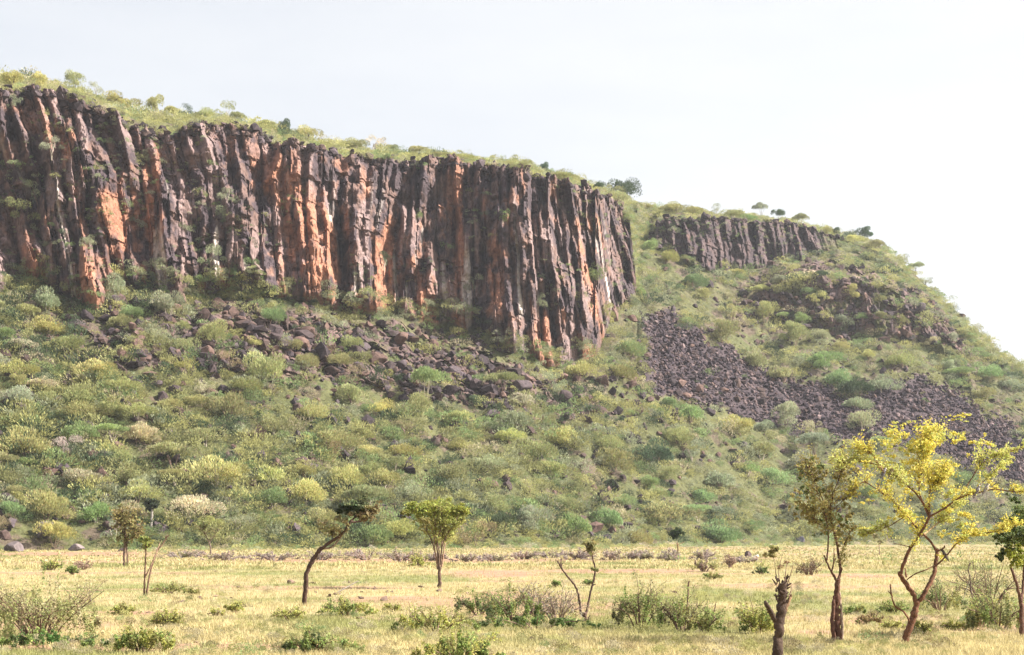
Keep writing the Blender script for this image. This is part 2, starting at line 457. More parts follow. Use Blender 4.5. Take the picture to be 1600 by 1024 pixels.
def tube(mb, pts, r0, r1, sides=6, col=(1, 1, 1), wob=0.0, rng=RNG, taper=1.0, rad=None):
    pts = np.asarray(pts, float); n = len(pts)
    T = np.gradient(pts, axis=0); T /= np.linalg.norm(T, axis=1, keepdims=True) + 1e-9
    ref = np.array([0, 1.0, .13]) if abs(T[:, 1]).mean() < .8 else np.array([1.0, 0, .1])
    A = np.cross(T, ref); A /= np.linalg.norm(A, axis=1, keepdims=True) + 1e-9
    B = np.cross(T, A)
    t = np.linspace(0, 1, n) ** taper
    rr = (r0 * (1 - t) + r1 * t) if rad is None else np.asarray(rad)
    an = np.linspace(0, 2 * np.pi, sides, endpoint=False)
    ph = rng.uniform(0, 6.28)
    R_ = rr[:, None] * (1 + wob * (.5 * np.sin(3 * an + ph)[None] + rng.uniform(-1, 1, (n, sides)) * .6))
    V = pts[:, None] + A[:, None] * (np.cos(an)[None, :, None] * R_[..., None]) + B[:, None] * (np.sin(an)[None, :, None] * R_[..., None])
    ix = np.arange(n * sides).reshape(n, sides)
    q = np.stack([ix[:-1], np.roll(ix[:-1], -1, 1), np.roll(ix[1:], -1, 1), ix[1:]], -1).reshape(-1, 4)
    V = V.reshape(-1, 3)
    base = mb.n
    mb.add(V, q=q, col=col)
    # end caps as fans
    for ring, c in ((0, pts[0]), (n - 1, pts[-1])):
        cap = np.concatenate([V[ring * sides:(ring + 1) * sides], [c]])
        tri = [[i, (i + 1) % sides, sides] if ring else [(i + 1) % sides, i, sides] for i in range(sides)]
        mb.add(cap, t=tri, col=col)

def smooth_path(pts, n=6):
    pts = np.asarray(pts, float)
    if len(pts) < 3: 
        t = np.linspace(0, 1, n)[:, None]
        return pts[0] * (1 - t) + pts[-1] * t
    P_ = np.vstack([2 * pts[0] - pts[1], pts, 2 * pts[-1] - pts[-2]])
    o = []
    for i in range(1, len(P_) - 2):
        for k in range(n):
            t = k / n
            a, b, c, d = P_[i - 1], P_[i], P_[i + 1], P_[i + 2]
            o.append(.5 * ((2 * b) + (c - a) * t + (2 * a - 5 * b + 4 * c - d) * t * t + (3 * b - a - 3 * c + d) * t ** 3))
    o.append(P_[-2])
    return np.array(o)

# unit-size crowns (diameter 1, height about .6, base of the thing at z = 0)
def crown_variant(k, n=900, shape='dome'):
    rng = np.random.default_rng(100 + k)
    mb = MB()
    nb = {'dome': 12, 'round': 10, 'sparse': 12, 'umbrella': 10}[shape]
    for b in range(nb):
        a = rng.uniform(0, 6.28); rr = rng.uniform(.05, .36)
        if shape == 'dome': c = (rr * math.cos(a), rr * math.sin(a), rng.uniform(.26, .42) - rr * .25); r = np.array([.19, .19, .13]) * rng.uniform(.55, 1.3)
        elif shape == 'round': c = (.8 * rr * math.cos(a), .8 * rr * math.sin(a), rng.uniform(.28, .58)); r = np.array([.18, .18, .15]) * rng.uniform(.6, 1.3)
        elif shape == 'umbrella': c = (1.1 * rr * math.cos(a), 1.1 * rr * math.sin(a), rng.uniform(.42, .5) - rr * .12); r = np.array([.2, .2, .08]) * rng.uniform(.8, 1.2)
        else: c = (1.1 * rr * math.cos(a), 1.1 * rr * math.sin(a), rng.uniform(.2, .5)); r = np.array([.15, .15, .11]) * rng.uniform(.7, 1.2)
        C, N = blob_pts(n // nb, c, r, rng, -.35)
        V, q = sprays(C, N, (0, 0, -.05), .0165 if shape != 'sparse' else .012, rng, 2.3)
        tone = rng.uniform(.8, 1.2)
        cc = np.repeat(rng.uniform(.84, 1.16, (len(C), 1)) * tone * np.array([[1, 1, 1]]) * (1 + rng.normal(0, .06, (len(C), 3))), 4, 0)
        mb.add(V, q=q, col=cc)
    return mb.mesh("crown", M_LEAF)
def trunk_variant(k, top=.34, spread=.2):
    rng = np.random.default_rng(200 + k)
    mb = MB()
    for b in range(4):
        a = rng.uniform(0, 6.28); sx = spread * rng.uniform(.4, 1)
        p = [(0, 0, -.08), (.02 * math.cos(a), .02 * math.sin(a), .08), (.45 * sx * math.cos(a), .45 * sx * math.sin(a), top * .6), (sx * math.cos(a), sx * math.sin(a), top)]
        tube(mb, smooth_path(p, 4), .02, .006, 5, col=(1, 1, 1), wob=.15, rng=rng)
    return mb.mesh("trunk", M_BARK)
CROWNS = {s: [crown_variant(i + 10 * j, 3600 if s != 'sparse' else 2000, s) for i in range(6)] for j, s in enumerate(('dome', 'round', 'sparse', 'umbrella'))}
TRUNKS = [trunk_variant(i) for i in range(6)]

COLS = {   # leaf colours by kind of tree
    'olive': ((.36, .365, .165), 'olive-green'),
    'yellow': ((.47, .46, .19), 'yellow-green'),
    'grey': ((.37, .40, .26), 'grey-green'),
    'green': ((.27, .36, .155), 'fresh green'),
    'dark': ((.09, .13, .07), 'dark green'),
    'tan': ((.54, .48, .32), 'dry tan'),
    'pale': ((.58, .51, .43), 'pale pinkish'),
    'brown': ((.34, .28, .16), 'brownish'),
}
BARKC = [(.42, .36, .30), (.16, .11, .09), (.26, .19, .15)]

def _unused(): pass
def zone_words(px, py, row):
    if row >= 5.0:
        if px < 170: return 'on the cliff rim at far left'
        if px < 330: return 'on the left part of the rim'
        if px < 480: return 'on the rim left of the cliff middle'
        if px < 620: return 'on the rim above the cliff middle'
        if px < 780: return 'on the rim right of the cliff middle'
        if px < 920: return "on the rim near the cliff's right end"
        if px < 1060: return "on the rim where the main cliff ends"
        if px < 1180: return 'on top of the farther cliff, left half'
        if px < 1300: return 'on top of the farther cliff, right half'
        return 'on the descending ridge line at right'
    if row >= 4.0 and px < 1300:
        if px < 120: return 'on the cliff face at far left'
        if px < 250: return 'on the left part of the cliff face'
        if px < 400: return 'on the cliff face left of its middle'
        if px < 600: return 'on the orange middle of the cliff face'
        if px < 780: return 'on the cliff face right of its middle'
        if px < 1004: return 'on the dark right end of the cliff face'
        return 'on the farther right-hand cliff'
    if px > 1000 and py < 450: return 'just below the farther cliff'
    if px > 1000 and py < 520: return 'well above the dark scree'
    if px > 1000 and py < 600: return 'along the upper edge of the dark scree'
    v = ('at the slope foot' if py > 805 else 'near the slope foot' if py > 765 else 'low on the slope' if py > 720 else 'mid-slope' if py > 670 else 'upper mid-slope' if py > 620
         else 'high on the slope' if py > 570 else 'in the blocky band' if py > 520 else 'close under the cliff')
    h = ('at the left edge' if px < 60 else 'far left' if px < 120 else 'left of the forked tree' if px < 190 else 'above the forked tree' if px < 260 else 'right of the forked tree' if px < 340 else 'between forked and leaning trees' if px < 420
         else 'left of the leaning tree' if px < 480 else 'above the leaning tree' if px < 550 else 'right of the leaning tree' if px < 620 else 'left of the vase-shaped tree' if px < 670
         else 'above the vase-shaped tree' if px < 730 else 'right of the vase-shaped tree' if px < 800 else 'left of the Y-shaped tree' if px < 870 else 'above the Y-shaped tree' if px < 940
         else 'right of the Y-shaped tree' if px < 1010 else 'left of the round dark tree' if px < 1050 else 'above the round dark tree' if px < 1110 else 'below the dark scree' if px < 1190 else 'left of the open-crowned tree' if px < 1260 else 'above the open-crowned tree' if px < 1330
         else 'left of the yellow acacia' if px < 1400 else 'behind the yellow acacia' if px < 1500 else 'at the right edge')
    return v + ' ' + h

PLACED = []       # label bookkeeping
def slope_tree(px, py, wpx, hpx, ckey, shape, light=None):
    """px,py centre of the crown in the photo; wpx,hpx its size there"""
    p, row, i, j = surf(px, py + hpx * .55)
    D = p[1]; hpx = min(hpx, .85 * wpx)
    if 4.03 < row < 4.95: shape = 'sparse'; wpx *= 1.1
    W_ = wpx / F * D * 1.28; H_ = hpx / F * D * 1.2
    if row > 5.0 and row < 6.0: pass
    ht = {'dome': .62, 'round': .78, 'sparse': .62, 'umbrella': .55}[shape]
    root = bpy.data.objects.new("acacia_tree" if wpx > 24 else "shrub", None)
    COL.objects.link(root)
    root.location = Vector(p) + Vector((0, 0, -(.26 if shape in ('dome', 'sparse') else .24) * H_))
    root.rotation_euler = (0, 0, random.uniform(0, 6.28))
    root.empty_display_size = .5
    k = random.randrange(6)
    c = np.array(COLS[ckey][0]) * random.uniform(.85, 1.2) * np.array([random.uniform(.93, 1.07), 1, random.uniform(.9, 1.1)])
    sz = H_ * 1.25 / ht
    link("crown", CROWNS[shape][k], root, scale=(W_, W_, sz), color=tuple(c))
    link("trunk", TRUNKS[random.randrange(6)], root, scale=(W_ * .9, W_ * .9, sz * 1.05), color=BARKC[0] if light else random.choice(BARKC))
    size = 'large' if wpx > 55 else 'medium' if wpx > 36 else 'small'
    kind = {'dome': 'domed acacia', 'round': 'rounded tree', 'sparse': 'thorn bush', 'umbrella': 'flat-topped acacia'}[shape]
    trunkw = ''
    lab = f"{size} {COLS[ckey][1]} {kind} {zone_words(px, py, row)}"
    root["category"] = 'tree' if wpx > 24 else 'shrub'
    root["group"] = 'acacias and thorn trees on the escarpment'
    PLACED.append((root, lab, px))
    return root

HEROES = """1312,590,54,30,green,dome;1378,598,50,30,grey,dome;1335,628,50,28,grey,dome;75,466,52,42,grey,dome;112,443,36,34,olive,dome;175,448,52,40,grey,round;205,486,40,22,green,dome;262,476,54,46,grey,round;330,520,50,50,olive,round;45,483,46,30,yellow,dome;
72,507,58,32,yellow,dome;102,532,66,36,olive,dome;150,573,70,36,yellow,dome;30,575,60,32,yellow,dome;30,616,56,34,grey,dome;120,615,76,34,olive,dome;190,600,58,32,olive,dome;130,640,72,32,olive,dome;
212,640,60,30,olive,dome;357,632,68,50,olive,dome;375,597,60,34,olive,dome;325,604,38,26,tan,sparse;215,672,60,46,tan,dome;107,700,42,34,pale,sparse;135,670,58,42,green,dome;38,690,86,50,yellow,dome;
322,680,64,32,olive,dome;338,732,100,56,yellow,dome;270,718,62,40,olive,umbrella;200,738,56,40,olive,dome;130,742,74,40,tan,dome;72,786,72,50,yellow,dome;300,785,88,48,tan,dome;150,795,52,42,green,dome;20,790,46,44,green,dome;
420,580,66,58,yellow,round;550,610,56,42,olive,dome;485,640,58,36,yellow,dome;665,604,56,44,green,umbrella;512,680,88,38,olive,dome;560,672,50,34,olive,dome;425,738,62,44,yellow,dome;518,706,46,30,brown,sparse;
540,742,56,42,yellow,dome;600,745,56,34,olive,dome;575,730,50,30,olive,dome;480,765,70,44,yellow,dome;707,732,60,36,olive,dome;640,765,54,32,grey,dome;760,722,52,30,grey,dome;620,700,60,30,yellow,dome;
838,702,72,36,olive,dome;885,680,62,36,yellow,dome;960,715,54,40,olive,dome;1025,704,70,42,dark,dome;862,728,70,34,olive,dome;1080,642,50,38,green,dome;1150,660,58,34,yellow,dome;900,815,70,50,green,dome;
830,806,58,46,grey,dome;1037,800,96,40,olive,dome;955,805,62,46,green,dome;990,840,48,34,yellow,dome;1125,746,58,36,grey,dome;1125,832,80,42,green,dome;907,577,52,36,yellow,dome;962,577,50,32,olive,dome;
1130,516,56,44,olive,round;1180,560,50,38,olive,dome;1330,457,40,30,yellow,round;1240,515,48,48,olive,round;1225,580,48,34,olive,dome;1340,602,60,36,dark,dome;1228,652,54,42,grey,round;1350,656,50,36,grey,dome;
1270,670,30,24,tan,sparse;1195,485,46,36,olive,round;1290,560,56,32,green,dome;1410,560,60,30,olive,dome;1190,700,60,34,olive,dome;1260,720,56,36,grey,dome;1210,740,60,34,green,dome;1060,680,48,30,olive,dome;
115,124,36,28,olive,round;62,128,30,26,yellow,round;18,120,44,30,yellow,dome;150,134,22,24,grey,sparse;177,152,44,20,yellow,dome;200,162,42,20,yellow,dome;240,163,36,28,olive,round;293,156,22,28,dark,sparse;
350,166,42,26,olive,sparse;372,178,34,20,olive,dome;444,198,28,28,dark,round;480,206,40,22,yellow,dome;500,208,18,20,tan,sparse;415,194,34,20,yellow,dome;270,172,36,22,yellow,dome;318,176,36,18,olive,dome;
555,224,42,20,olive,dome;586,224,30,20,tan,sparse;655,234,42,18,olive,dome;612,232,30,14,olive,dome;690,240,34,12,olive,dome;722,243,38,12,yellow,dome;785,243,14,18,grey,sparse;850,258,20,14,dark,round;820,258,40,16,olive,dome;
880,275,40,16,olive,dome;920,281,11,13,grey,sparse;938,291,20,18,dark,round;973,297,50,36,dark,round;962,306,44,24,olive,dome;1055,324,44,18,olive,dome;1010,322,40,14,olive,dome;1085,328,34,14,yellow,dome;1120,324,20,16,grey,sparse;
1145,333,38,14,olive,dome;1190,326,22,18,grey,umbrella;1216,333,24,18,dark,round;1250,346,24,18,olive,umbrella;1170,340,30,12,green,dome;1292,360,22,16,yellow,round;1308,358,16,18,dark,round;1352,363,32,22,dark,round;1334,370,30,14,yellow,dome;
1370,380,34,20,olive,dome;1400,405,30,20,olive,dome;1430,414,20,20,grey,umbrella;1446,438,18,12,grey,sparse;1482,478,16,10,olive,dome;1522,518,26,20,olive,dome;1548,545,30,24,olive,dome;1580,568,28,20,olive,sparse;1600,574,36,24,olive,sparse;
445,262,18,14,green,round;440,320,24,28,green,round;600,405,28,24,dark,round;785,335,22,26,green,round;850,300,22,14,green,round;840,460,30,44,grey,round;740,440,34,36,grey,round;215,335,26,44,grey,round;140,365,24,40,grey,round;
60,300,44,34,grey,dome;30,330,50,34,olive,dome;355,300,26,28,grey,round;340,330,30,30,grey,round;700,380,20,24,green,round;560,430,16,20,dark,round;650,330,20,26,green,round;330,400,40,36,grey,round;380,420,40,32,green,dome;
930,420,36,44,green,round;905,470,36,34,olive,dome;945,480,34,40,olive,dome;1015,380,34,26,green,dome;1040,400,34,28,yellow,dome;1080,435,44,28,green,dome;980,540,44,36,green,dome;1000,450,30,34,green,dome;
100,200,26,22,olive,dome;80,225,30,26,grey,dome;20,160,24,22,grey,dome;260,420,46,34,grey,dome;190,500,40,26,olive,dome;235,520,50,30,grey,dome;290,540,46,32,olive,dome;420,490,50,34,green,dome;450,535,44,28,olive,dome"""
for ln_ in HEROES.replace('\n', '').split(';'):
    a = ln_.split(',')
    slope_tree(*[float(v) for v in a[:4]], a[4], a[5], light=float(a[2]) > 54 and random.random() < .35)
hero_pts = [tuple(float(v) for v in l.split(',')[:3]) for l in HEROES.replace('\n', '').split(';')]

def veg_ok(px, py):
    if scree_at(np.array([px]), np.array([py]))[0]: return False
    return True
# fill to 300 of the larger ones
tries = 0
while len(PLACED) < 296 and tries < 6000:
    tries += 1
    px = random.uniform(-15, 1600)
    top = float(np.interp(px, [0, 150, 400, 700, 800, 930, 1000, 1020, 1300, 1450, 1600], [470, 520, 500, 570, 590, 600, 480, 400, 410, 500, 600]))
    py = random.uniform(top, 842)
    if random.random() < .45 and 560 < px < 1000 and py < 640: continue
    wpx = float(np.interp(py, [400, 600, 850], [26, 40, 52])) * random.uniform(.75, 1.3) * (0.85 if px > 1000 else 1)
    if not veg_ok(px, py) or not veg_ok(px, py + 12): continue
    if any(abs(px - q[0]) < .34 * (wpx + q[2]) and abs(py - q[1]) < .2 * (wpx + q[2]) for q in hero_pts): continue
    if px < 1000: ck = random.choices(['olive', 'yellow', 'grey', 'green', 'tan', 'brown', 'dark', 'pale'], [30, 26, 10, 12, 8, 4, 4, 3])[0]
    else: ck = random.choices(['olive', 'grey', 'green', 'yellow', 'dark', 'tan'], [24, 26, 26, 12, 8, 2])[0]
    sh = 'sparse' if ck in ('pale', 'brown') else random.choices(['dome', 'round', 'umbrella', 'sparse'], [60, 18, 12, 10])[0]
    slope_tree(px, py, wpx, wpx * random.uniform(.5, .72), ck, sh, light=random.random() < .12)
    hero_pts.append((px, py, wpx))

ORD = ['leftmost', 'second from the left', 'third from the left', 'fourth from the left', 'fifth from the left']
def finish_labels(items, plural):
    byl = {}
    for o, lab, px in items: byl.setdefault(lab, []).append((px, o))
    for lab, L in byl.items():
        L.sort(key=lambda t: t[0])
        for k, (px, o) in enumerate(L):
            if len(L) == 1: o["label"] = lab
            elif len(L) <= 5:
                w1 = {0: 'leftmost', len(L) - 1: 'rightmost'}.get(k, {1: 'second', 2: 'third', 3: 'fourth'}.get(k))
                o["label"] = w1 + ' ' + lab
            else: o["label"] = lab
finish_labels(PLACED, 'trees')

# ------------------------------------------------------------------ the rest of the bush cover (stuff)
def grid_pick(n, rmin, rmax, rng, xlo=-150, xhi=1750):
    """random visible-side grid vertices between rows rmin..rmax, about uniform in the picture"""
    res = []
    ri = np.nonzero((cr[:, 0] >= rmin) & (cr[:, 0] <= rmax))[0]
    jj = np.nonzero((PX > xlo) & (PX < xhi))[0]
    return rng.choice(ri, n), rng.choice(jj, n)

def mini_crown(n, seed):
    rng = np.random.default_rng(seed)
    Cs, Ns = [], []
    for b in range(7):
        a = rng.uniform(0, 6.28); rr = rng.uniform(.05, .42)
        C, N = blob_pts(n // 7, (rr * math.cos(a), rr * math.sin(a) * .8, rng.uniform(.10, .36) - .3 * rr), np.array([.22, .22, .15]) * rng.uniform(.5, 1.3), rng, -.3)
        Cs.append(C); Ns.append(N)
    C = np.concatenate(Cs); N = np.concatenate(Ns)
    V, q = sprays(C, N, (0, 0, -.1), .025 if n > 100 else .062, rng, 2.2)
    return V, q, np.repeat(rng.uniform(.82, 1.18, (len(C), 1)), 4, 0)
MINI = [mini_crown(460, 900 + i) for i in range(10)]
MINI_S = [mini_crown(60, 950 + i) for i in range(10)]
def scatter_shrubs(name, label, ii, jj, size_lo, size_hi, minis, palette, weights, rng, keep=None, cat='bushes', sink=.12, pts=None, tone=1.0):
    mb = MB()
    keys = rng.choice(len(palette), len(ii), p=np.array(weights) / sum(weights))
    sizes = (size_lo + (size_hi - size_lo) * rng.random(len(ii)) ** 1.6) * rng.uniform(.7, 1.25, len(ii))
    groups = {}
    for k in range(len(ii)):
        if keep is not None and not keep[k]: continue
        p = P[ii[k], jj[k]] if pts is None else pts[k]
        V, q, t = minis[rng.integers(len(minis))]
        a = rng.uniform(0, 6.28); ca, sa = math.cos(a), math.sin(a)
        s = sizes[k]
        W = np.empty_like(V)
        W[:, 0] = (V[:, 0] * ca - V[:, 1] * sa) * s + p[0]
        W[:, 1] = (V[:, 0] * sa + V[:, 1] * ca) * s + p[1]
        W[:, 2] = V[:, 2] * s * 1.1 + p[2] - sink * s
        c = np.array(COLS[palette[keys[k]]][0]) * rng.uniform(.75, 1.25) * tone
        mb.add(W, q=q, col=t * c)
    o = link(name, mb.mesh(name, M_LEAF))
    tag(o, label, cat, kind='stuff')
    return o
rng = np.random.default_rng(5)
ii, jj = grid_pick(8200, 1.0, 4.0, rng)
yy = Pj_y[ii, jj]; xx = Pj_x[ii, jj]
sc_ = scree_at(xx, yy)
dens = np.where(xx > 1000, .9, .75) * np.where((xx > 300) & (xx < 800) & (yy < 640) & (yy > 490), .30, 1) * np.where((xx > 1150) & (xx < 1510) & (yy < 540) & (yy > 450), .45, 1)
keep = (~sc_) & (rng.random(len(ii)) < dens) & ~((xx < 165) & (yy > 808)) & (vnoise(xx / 34 + 3, yy / 20 + .012 * xx, seed=299) > .22)
scatter_shrubs("bush_cover", "low mixed thorn bushes filling the talus slope between the larger trees", ii, jj, 2.4, 10.0, MINI,
               ['olive', 'yellow', 'grey', 'green', 'tan', 'dark'], [30, 24, 14, 18, 5, 20], rng, keep, tone=.9)
ii, jj = grid_pick(26000, 1.0, 4.02, rng)
yy = Pj_y[ii, jj]; xx = Pj_x[ii, jj]
keep = (~scree_at(xx, yy)) & (vnoise(xx / 22, yy / 14, seed=300) > .2) & ~((xx > 100) & (xx < 800) & (yy < np.interp(xx, [100, 400, 800], [560, 610, 640])) & (rng.random(len(ii)) < .6)) & ~((xx > 1150) & (xx < 1510) & (yy < 540) & (yy > 440) & (rng.random(len(ii)) < .6))
scatter_shrubs("herb_cover", "green herbs and grass clumps on the talus slope", ii, jj, .7, 1.7, MINI_S,
               ['yellow', 'green', 'olive', 'tan', 'grey'], [36, 24, 18, 12, 10], rng, keep, 'ground cover', tone=.68)
ii, jj = grid_pick(2100, 4.02, 4.97, rng)
keep = vnoise(P[ii, jj, 0] / 9, P[ii, jj, 2] / 12, seed=310) > np.where(PX[jj] > 1004, .22, np.where(PX[jj] > 780, .40, np.where(PX[jj] < 330, .36, .60)))
scatter_shrubs("cliff_plants", "tufts of green plants rooted on ledges and cracks of the cliff", ii, jj, 1.5, 3.6, MINI,
               ['olive', 'grey', 'green', 'dark'], [20, 34, 26, 10], rng, keep, 'cliff plants')
ii, jj = grid_pick(900, 4.95, 5.98, rng, 976, 1012)
scatter_shrubs("gully_bushes", "bushes filling the gully behind the right end of the main cliff", ii, jj, 1.4, 4.6, MINI,
               ['yellow', 'olive', 'green', 'grey', 'tan'], [24, 28, 22, 20, 4], rng, None, 'bushes')
ii, jj = grid_pick(1500, 3.84, 4.10, rng)
x_, y_ = Pj_x[ii, jj], Pj_y[ii, jj]
keep = (~scree_at(x_, y_)) & (vnoise(x_ / 16, y_ / 30, seed=356) > .34)
scatter_shrubs("cliff_foot_bushes", "bushes crowding the foot of the cliff", ii, jj, 2.0, 7.0, MINI,
               ['olive', 'yellow', 'grey', 'green', 'dark'], [28, 14, 24, 20, 12], rng, keep, 'bushes')
ii, jj = grid_pick(90, 1.3, 3.2, rng, 1000, 1640)
scatter_shrubs("scree_bushes", "odd bushes growing up through the scree", ii, jj, 2.0, 6.5, MINI,
               ['olive', 'grey', 'green', 'dark'], [28, 24, 24, 14], rng, scree_at(Pj_x[ii, jj], Pj_y[ii, jj]), 'bushes')
ii, jj = grid_pick(1000, 5.5, 6.14, rng)
scatter_shrubs("skyline_bushes", "ragged fringe of thorn bushes along the skyline", ii, jj, 2.2, 9.0, MINI,
               ['yellow', 'olive', 'green', 'grey', 'tan', 'dark'], [34, 30, 12, 12, 6, 6], rng, vnoise(PX[jj] / 11, 0 * PX[jj], seed=357) > .38, 'bushes')
ii, jj = grid_pick(1700, 4.99, 6.0, rng)
scatter_shrubs("plateau_bushes", "low yellow-green bushes along the plateau behind the rim", ii, jj, 2.2, 5.6, MINI,
               ['yellow', 'olive', 'green', 'grey', 'tan'], [40, 28, 12, 10, 8], rng, None, 'bushes')

ii, jj = grid_pick(1500, 0.98, 1.16, rng)
keep = ~((PX[jj] < 165))
scatter_shrubs("slope_foot_bushes", "mixed green bushes lining the foot of the slope", ii, jj, 1.6, 4.4, MINI,
               ['olive', 'yellow', 'grey', 'green', 'tan'], [26, 24, 16, 22, 8], rng, keep)

px_ = np.where(rng.random(900) < .5, rng.uniform(-40, 1640, 900), rng.uniform(900, 1640, 900)); d_ = foot_D(px_) - rng.exponential(13, 900) + 4
pts = np.stack([(px_ - HX) / F * d_, d_, ground_z(px_, d_) * 0], -1)
scatter_shrubs("plain_edge_scrub", "low scrub straggling out from the slope foot onto the plain", np.arange(900), None, 1.0, 3.8, MINI,
               ['olive', 'yellow', 'grey', 'green', 'tan', 'pale'], [26, 24, 16, 22, 10, 6], rng, (px_ > 190) | (d_ > foot_D(px_)), pts=pts)
px_ = rng.uniform(1000, 1620, 150); d_ = rng.uniform(120, 380, 150)
pts = np.stack([(px_ - HX) / F * d_, d_, 0 * d_], -1)
scatter_shrubs("plain_scrub", "low dull green scrub dotted over the right part of the plain", np.arange(150), None, .7, 2.4, MINI_S,
               ['olive', 'yellow', 'tan', 'green'], [30, 30, 24, 16], rng, pts=pts)

# ================================================================== ROCKS
def rock_shape(seed, sub=2):
    rng = np.random.default_rng(seed)
    import bmesh
    bm = bmesh.new(); bmesh.ops.create_icosphere(bm, subdivisions=sub, radius=1)
    bm.verts.ensure_lookup_table()
    V = np.array([v.co[:] for v in bm.verts]); T = np.array([[v.index for v in f.verts] for f in bm.faces]); bm.free()
    nrm = rng.normal(size=(9, 3)); nrm /= np.linalg.norm(nrm, axis=1, keepdims=True)
    h = rng.uniform(.42, .85, 9)
    dots = V @ nrm.T
    r = np.min(np.where(dots > .05, h / np.maximum(dots, .05), 9), axis=1)
    r = np.minimum(r, 1.15) * (1 + .10 * (fbm(V[:, 0] * 3 + 9, V[:, 1] * 3 + 9, V[:, 2] * 3 + 9, o=3, seed=seed) - .5))
    return V * r[:, None] * np.array([1, rng.uniform(.7, 1), rng.uniform(.55, .9)]) * .5, T
ROCKS = [rock_shape(400 + i, 4) for i in range(10)]
ROCKS_S = [rock_shape(440 + i, 1) for i in range(12)]
def rmesh(V, T): return mesh_np("boulder", V, T, M_BOULDER, np.ones((len(V), 3)) * 1.0)
ROCK_ME = [rmesh(*r) for r in ROCKS]
RC = [(.044, .033, .038), (.058, .042, .044), (.085, .057, .052), (.13, .082, .07), (.078, .06, .068)]
BL = []
def boulder(px, py, wpx, hpx=None, on_plain=False, col=None, lab=None, cat='boulder', name='boulder'):
    hpx = hpx or wpx * random.uniform(.6, .9)
    if on_plain: p = at(px, py); p[2] = ground_z(p[0], p[1]); row = 0
    else: p, row, i, j = surf(px, py)
    D = p[1]
    W_ = wpx / F * D; H_ = hpx / F * D
    o = link(name, ROCK_ME[random.randrange(10)], None, (p[0], p[1], p[2] + H_ * .25), random.uniform(0, 6.28), (W_ * 1.15, W_ * random.uniform(.8, 1.1), H_ * 1.35),
             col or (.1, .1, .1))
    o.rotation_euler = (random.uniform(-.3, .3), random.uniform(-.3, .3), random.uniform(0, 6.28))
    o["category"] = cat
    if lab: o["label"] = lab
    else:
        sz = 'big' if wpx > 17 else 'mid-sized' if wpx > 12 else 'small'
        z = zone_words(px, py, row) if not on_plain else ''
        ci = random.randrange(5); o.color = (*(np.array(RC[ci]) * random.uniform(.85, 1.25)), 1)
        L = f"{sz} {['blackish', 'dark brown', 'brown', 'reddish', 'purple-grey'][ci]} boulder {z}"
        o["group"] = 'boulders on the escarpment slope'
        BL.append((o, L, px))
    return o
foot_rocks = [(20, 862, 36, 22, (.13, .105, .108), "wide grey boulder at the far left where the slope meets the grass"),
              (70, 838, 34, 26, (.14, .12, .13), "dark pointed boulder just above the foot-of-slope boulders at left"),
              (98, 858, 26, 18, (.20, .15, .14), "reddish grey boulder in the foot-of-slope row, below the dark pointed one"),
              (119, 861, 22, 16, (.20, .16, .16), "squat grey boulder second from right in the foot-of-slope row at left"),
              (147, 857, 22, 18, (.24, .19, .17), "slab-like brown boulder at the right end of the foot-of-slope row at left"),
              (190, 862, 14, 8, (.10, .07, .07), "small dark rock lying left of the bushy tree's trunk base"),
              (168, 838, 14, 10, (.18, .14, .13), "small boulder above and right of the left foot-of-slope row"),
              (570, 838, 22, 16, (.08, .06, .07), "dark boulder behind the leaning tree's crown"),
              (602, 850, 22, 10, (.09, .06, .06), "dark flat boulder at slope foot between leaning and vase-shaped trees"),
              (945, 848, 30, 16, (.10, .08, .09), "long dark boulder at slope foot right of the Y-shaped tree's tip"),
              (965, 850, 22, 12, (.12, .09, .10), "dark boulder touching the right end of the long slope-foot boulder"),
              (1168, 872, 12, 12, (.12, .09, .09), "small dark rock beside a pale one near the plain's edge"),
              (1181, 873, 14, 9, (.50, .44, .36), "pale cream rock beside a dark one near the plain's edge"),
              (1250, 850, 16, 14, (.13, .12, .15), "dark bluish boulder at slope foot left of the thin open-crowned tree"),
              (1358, 853, 14, 12, (.13, .12, .15), "dark bluish boulder at slope foot behind the yellow acacia")]
for px, py, w_, h_, c, L in foot_rocks:
    boulder(px, py, w_, h_, on_plain=py > 854, col=c, lab=L)
n_named = 0
# blocky band below the main cliff and rocks on the slope
tries = 0
while len(BL) < 270 and tries < 9000:
    tries += 1
    r = random.random()
    if r < .60: px = random.uniform(120, 820); py = random.gauss(np.interp(px, [120, 400, 600, 800], [530, 530, 560, 590]), 30)
    elif r < .71: px = random.uniform(0, 420); py = random.uniform(560, 680)
    elif r < .82: px = random.uniform(780, 1190); py = random.uniform(590, 690)
    elif r < .92: px = random.uniform(1150, 1510); py = random.gauss(np.interp(px, [1150, 1500], [485, 515]), 22)
    else: px = random.uniform(0, 1250); py = random.uniform(680, 840)
    w_ = random.choice([10, 12, 15, 18, 23, 30]) * (1.0 if px < 1000 else .75)
    boulder(px, py, w_)
finish_labels(BL, 'boulders')

